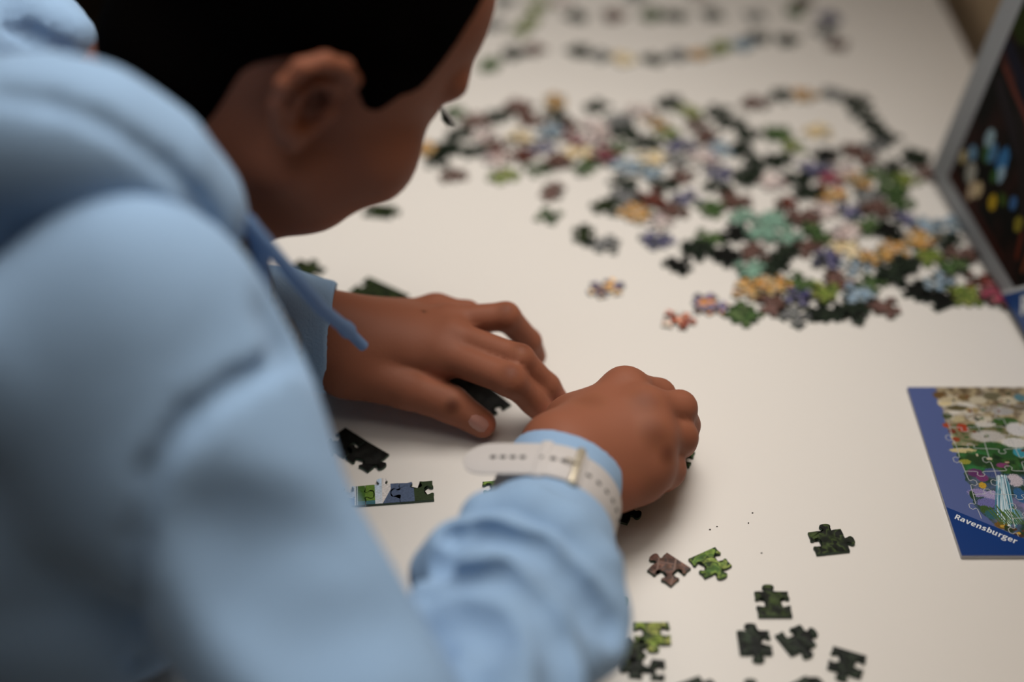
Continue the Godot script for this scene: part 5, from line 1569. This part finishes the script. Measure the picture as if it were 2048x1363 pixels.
	pz(55.1, 0, -1141.1, 2.30, 17.5, 16.9, "0-0+", "K", "nearest dark green jigsaw piece in the farthest row", g2)
	pz(90.1, 0, -1141.1, -2.24, 16.7, 16.2, "0++0", "B", "nearest brown jigsaw piece in the farthest row", g2)
	pz(121.7, 0, -1143.2, 1.26, 17.5, 16.9, "0+++", "G", "nearest mid green jigsaw piece in the farthest row", g2)
	pz(141.7, 0, -1141, 1.40, 18, 17.4, "0-+-", "D", "olive green jigsaw piece in the farthest row", g2)
	pz(175.6, 0, -1143, 0.23, 17.3, 16.6, "0-0-", "K", "second nearest dark green jigsaw piece in the farthest row", g2)
	pz(212.6, 0, -1141.1, -1.29, 16.5, 15.9, "0---", "N", "second nearest grey jigsaw piece in the farthest row", g2)
	pz(248.9, 0, -1150.5, 1.45, 16.2, 15.6, "0-0+", "G", "second nearest mid green jigsaw piece in the farthest row", g2)
	pz(258.5, 0, -1168.5, 1.12, 16.6, 16.1, "0+--", "B", "second nearest brown jigsaw piece in the farthest row", g2)
	pz(277.7, 0, -1138.3, -1.23, 16.4, 15.9, "0++0", "P", "violet blue jigsaw piece in the short column ending the far rows", g2)
	pz(269, 0, -1113, 2.08, 17.8, 17.2, "00-+", "N", "grey jigsaw piece in the short column ending the far rows", g2)
	pz(275.3, 0, -1087.7, 2.79, 16.7, 16.1, "00--", "B", "brown jigsaw piece in the short column ending the far rows", g2)
	pz(42.7, 0, -1170.2, 2.07, 16.7, 16.1, "0-+0", "W", "nearest pinkish white jigsaw piece in the farthest row", g2)
	pz(110.2, 0, -1180.2, 2.45, 17.2, 16.6, "0-+-", "N", "fourth nearest grey jigsaw piece in the farthest row", g2)
	pz(168.5, 0, -1180.2, 0.44, 17.7, 17.1, "0---", "W", "second nearest pinkish white jigsaw piece in the farthest row", g2)
	pz(-6.2, 0, -1170.2, -0.38, 16.3, 15.7, "0-+-", "N", "third nearest grey jigsaw piece in the farthest row", g2)
	pz(6.9, 0, -1111.2, -0.34, 16.4, 15.8, "0---", "L", "nearest lime green jigsaw piece in the farthest row", g2)

func crumbs() -> void:
	# a few specks of dust on the table top
	var st := SurfaceTool.new()
	for p in [Vector3(0.1327, 0.7404, -0.5456), Vector3(0.1295, 0.7404, -0.5381), Vector3(0.1120, 0.7404, -0.5355), Vector3(0.1079, 0.7404, -0.5332), Vector3(0.1362, 0.7404, -0.4921), Vector3(0.1337, 0.7404, -0.5162)]:
		var s := SphereMesh.new()
		s.radius = 0.0004
		s.height = 0.0005
		s.radial_segments = 8
		s.rings = 4
		st.append_from(s, 0, Transform3D(Basis(Vector3.RIGHT, 0.8).scaled(Vector3(rng.randf_range(0.7, 1.6), 0.8, rng.randf_range(0.6, 1.1))), p))
	var o := part("table_dust", st.commit(), mat(Color(0.12, 0.1, 0.09), 0.9), self)
	tag(o, "dark specks of dust on the bare table above the brown piece", "dust", "", "stuff")
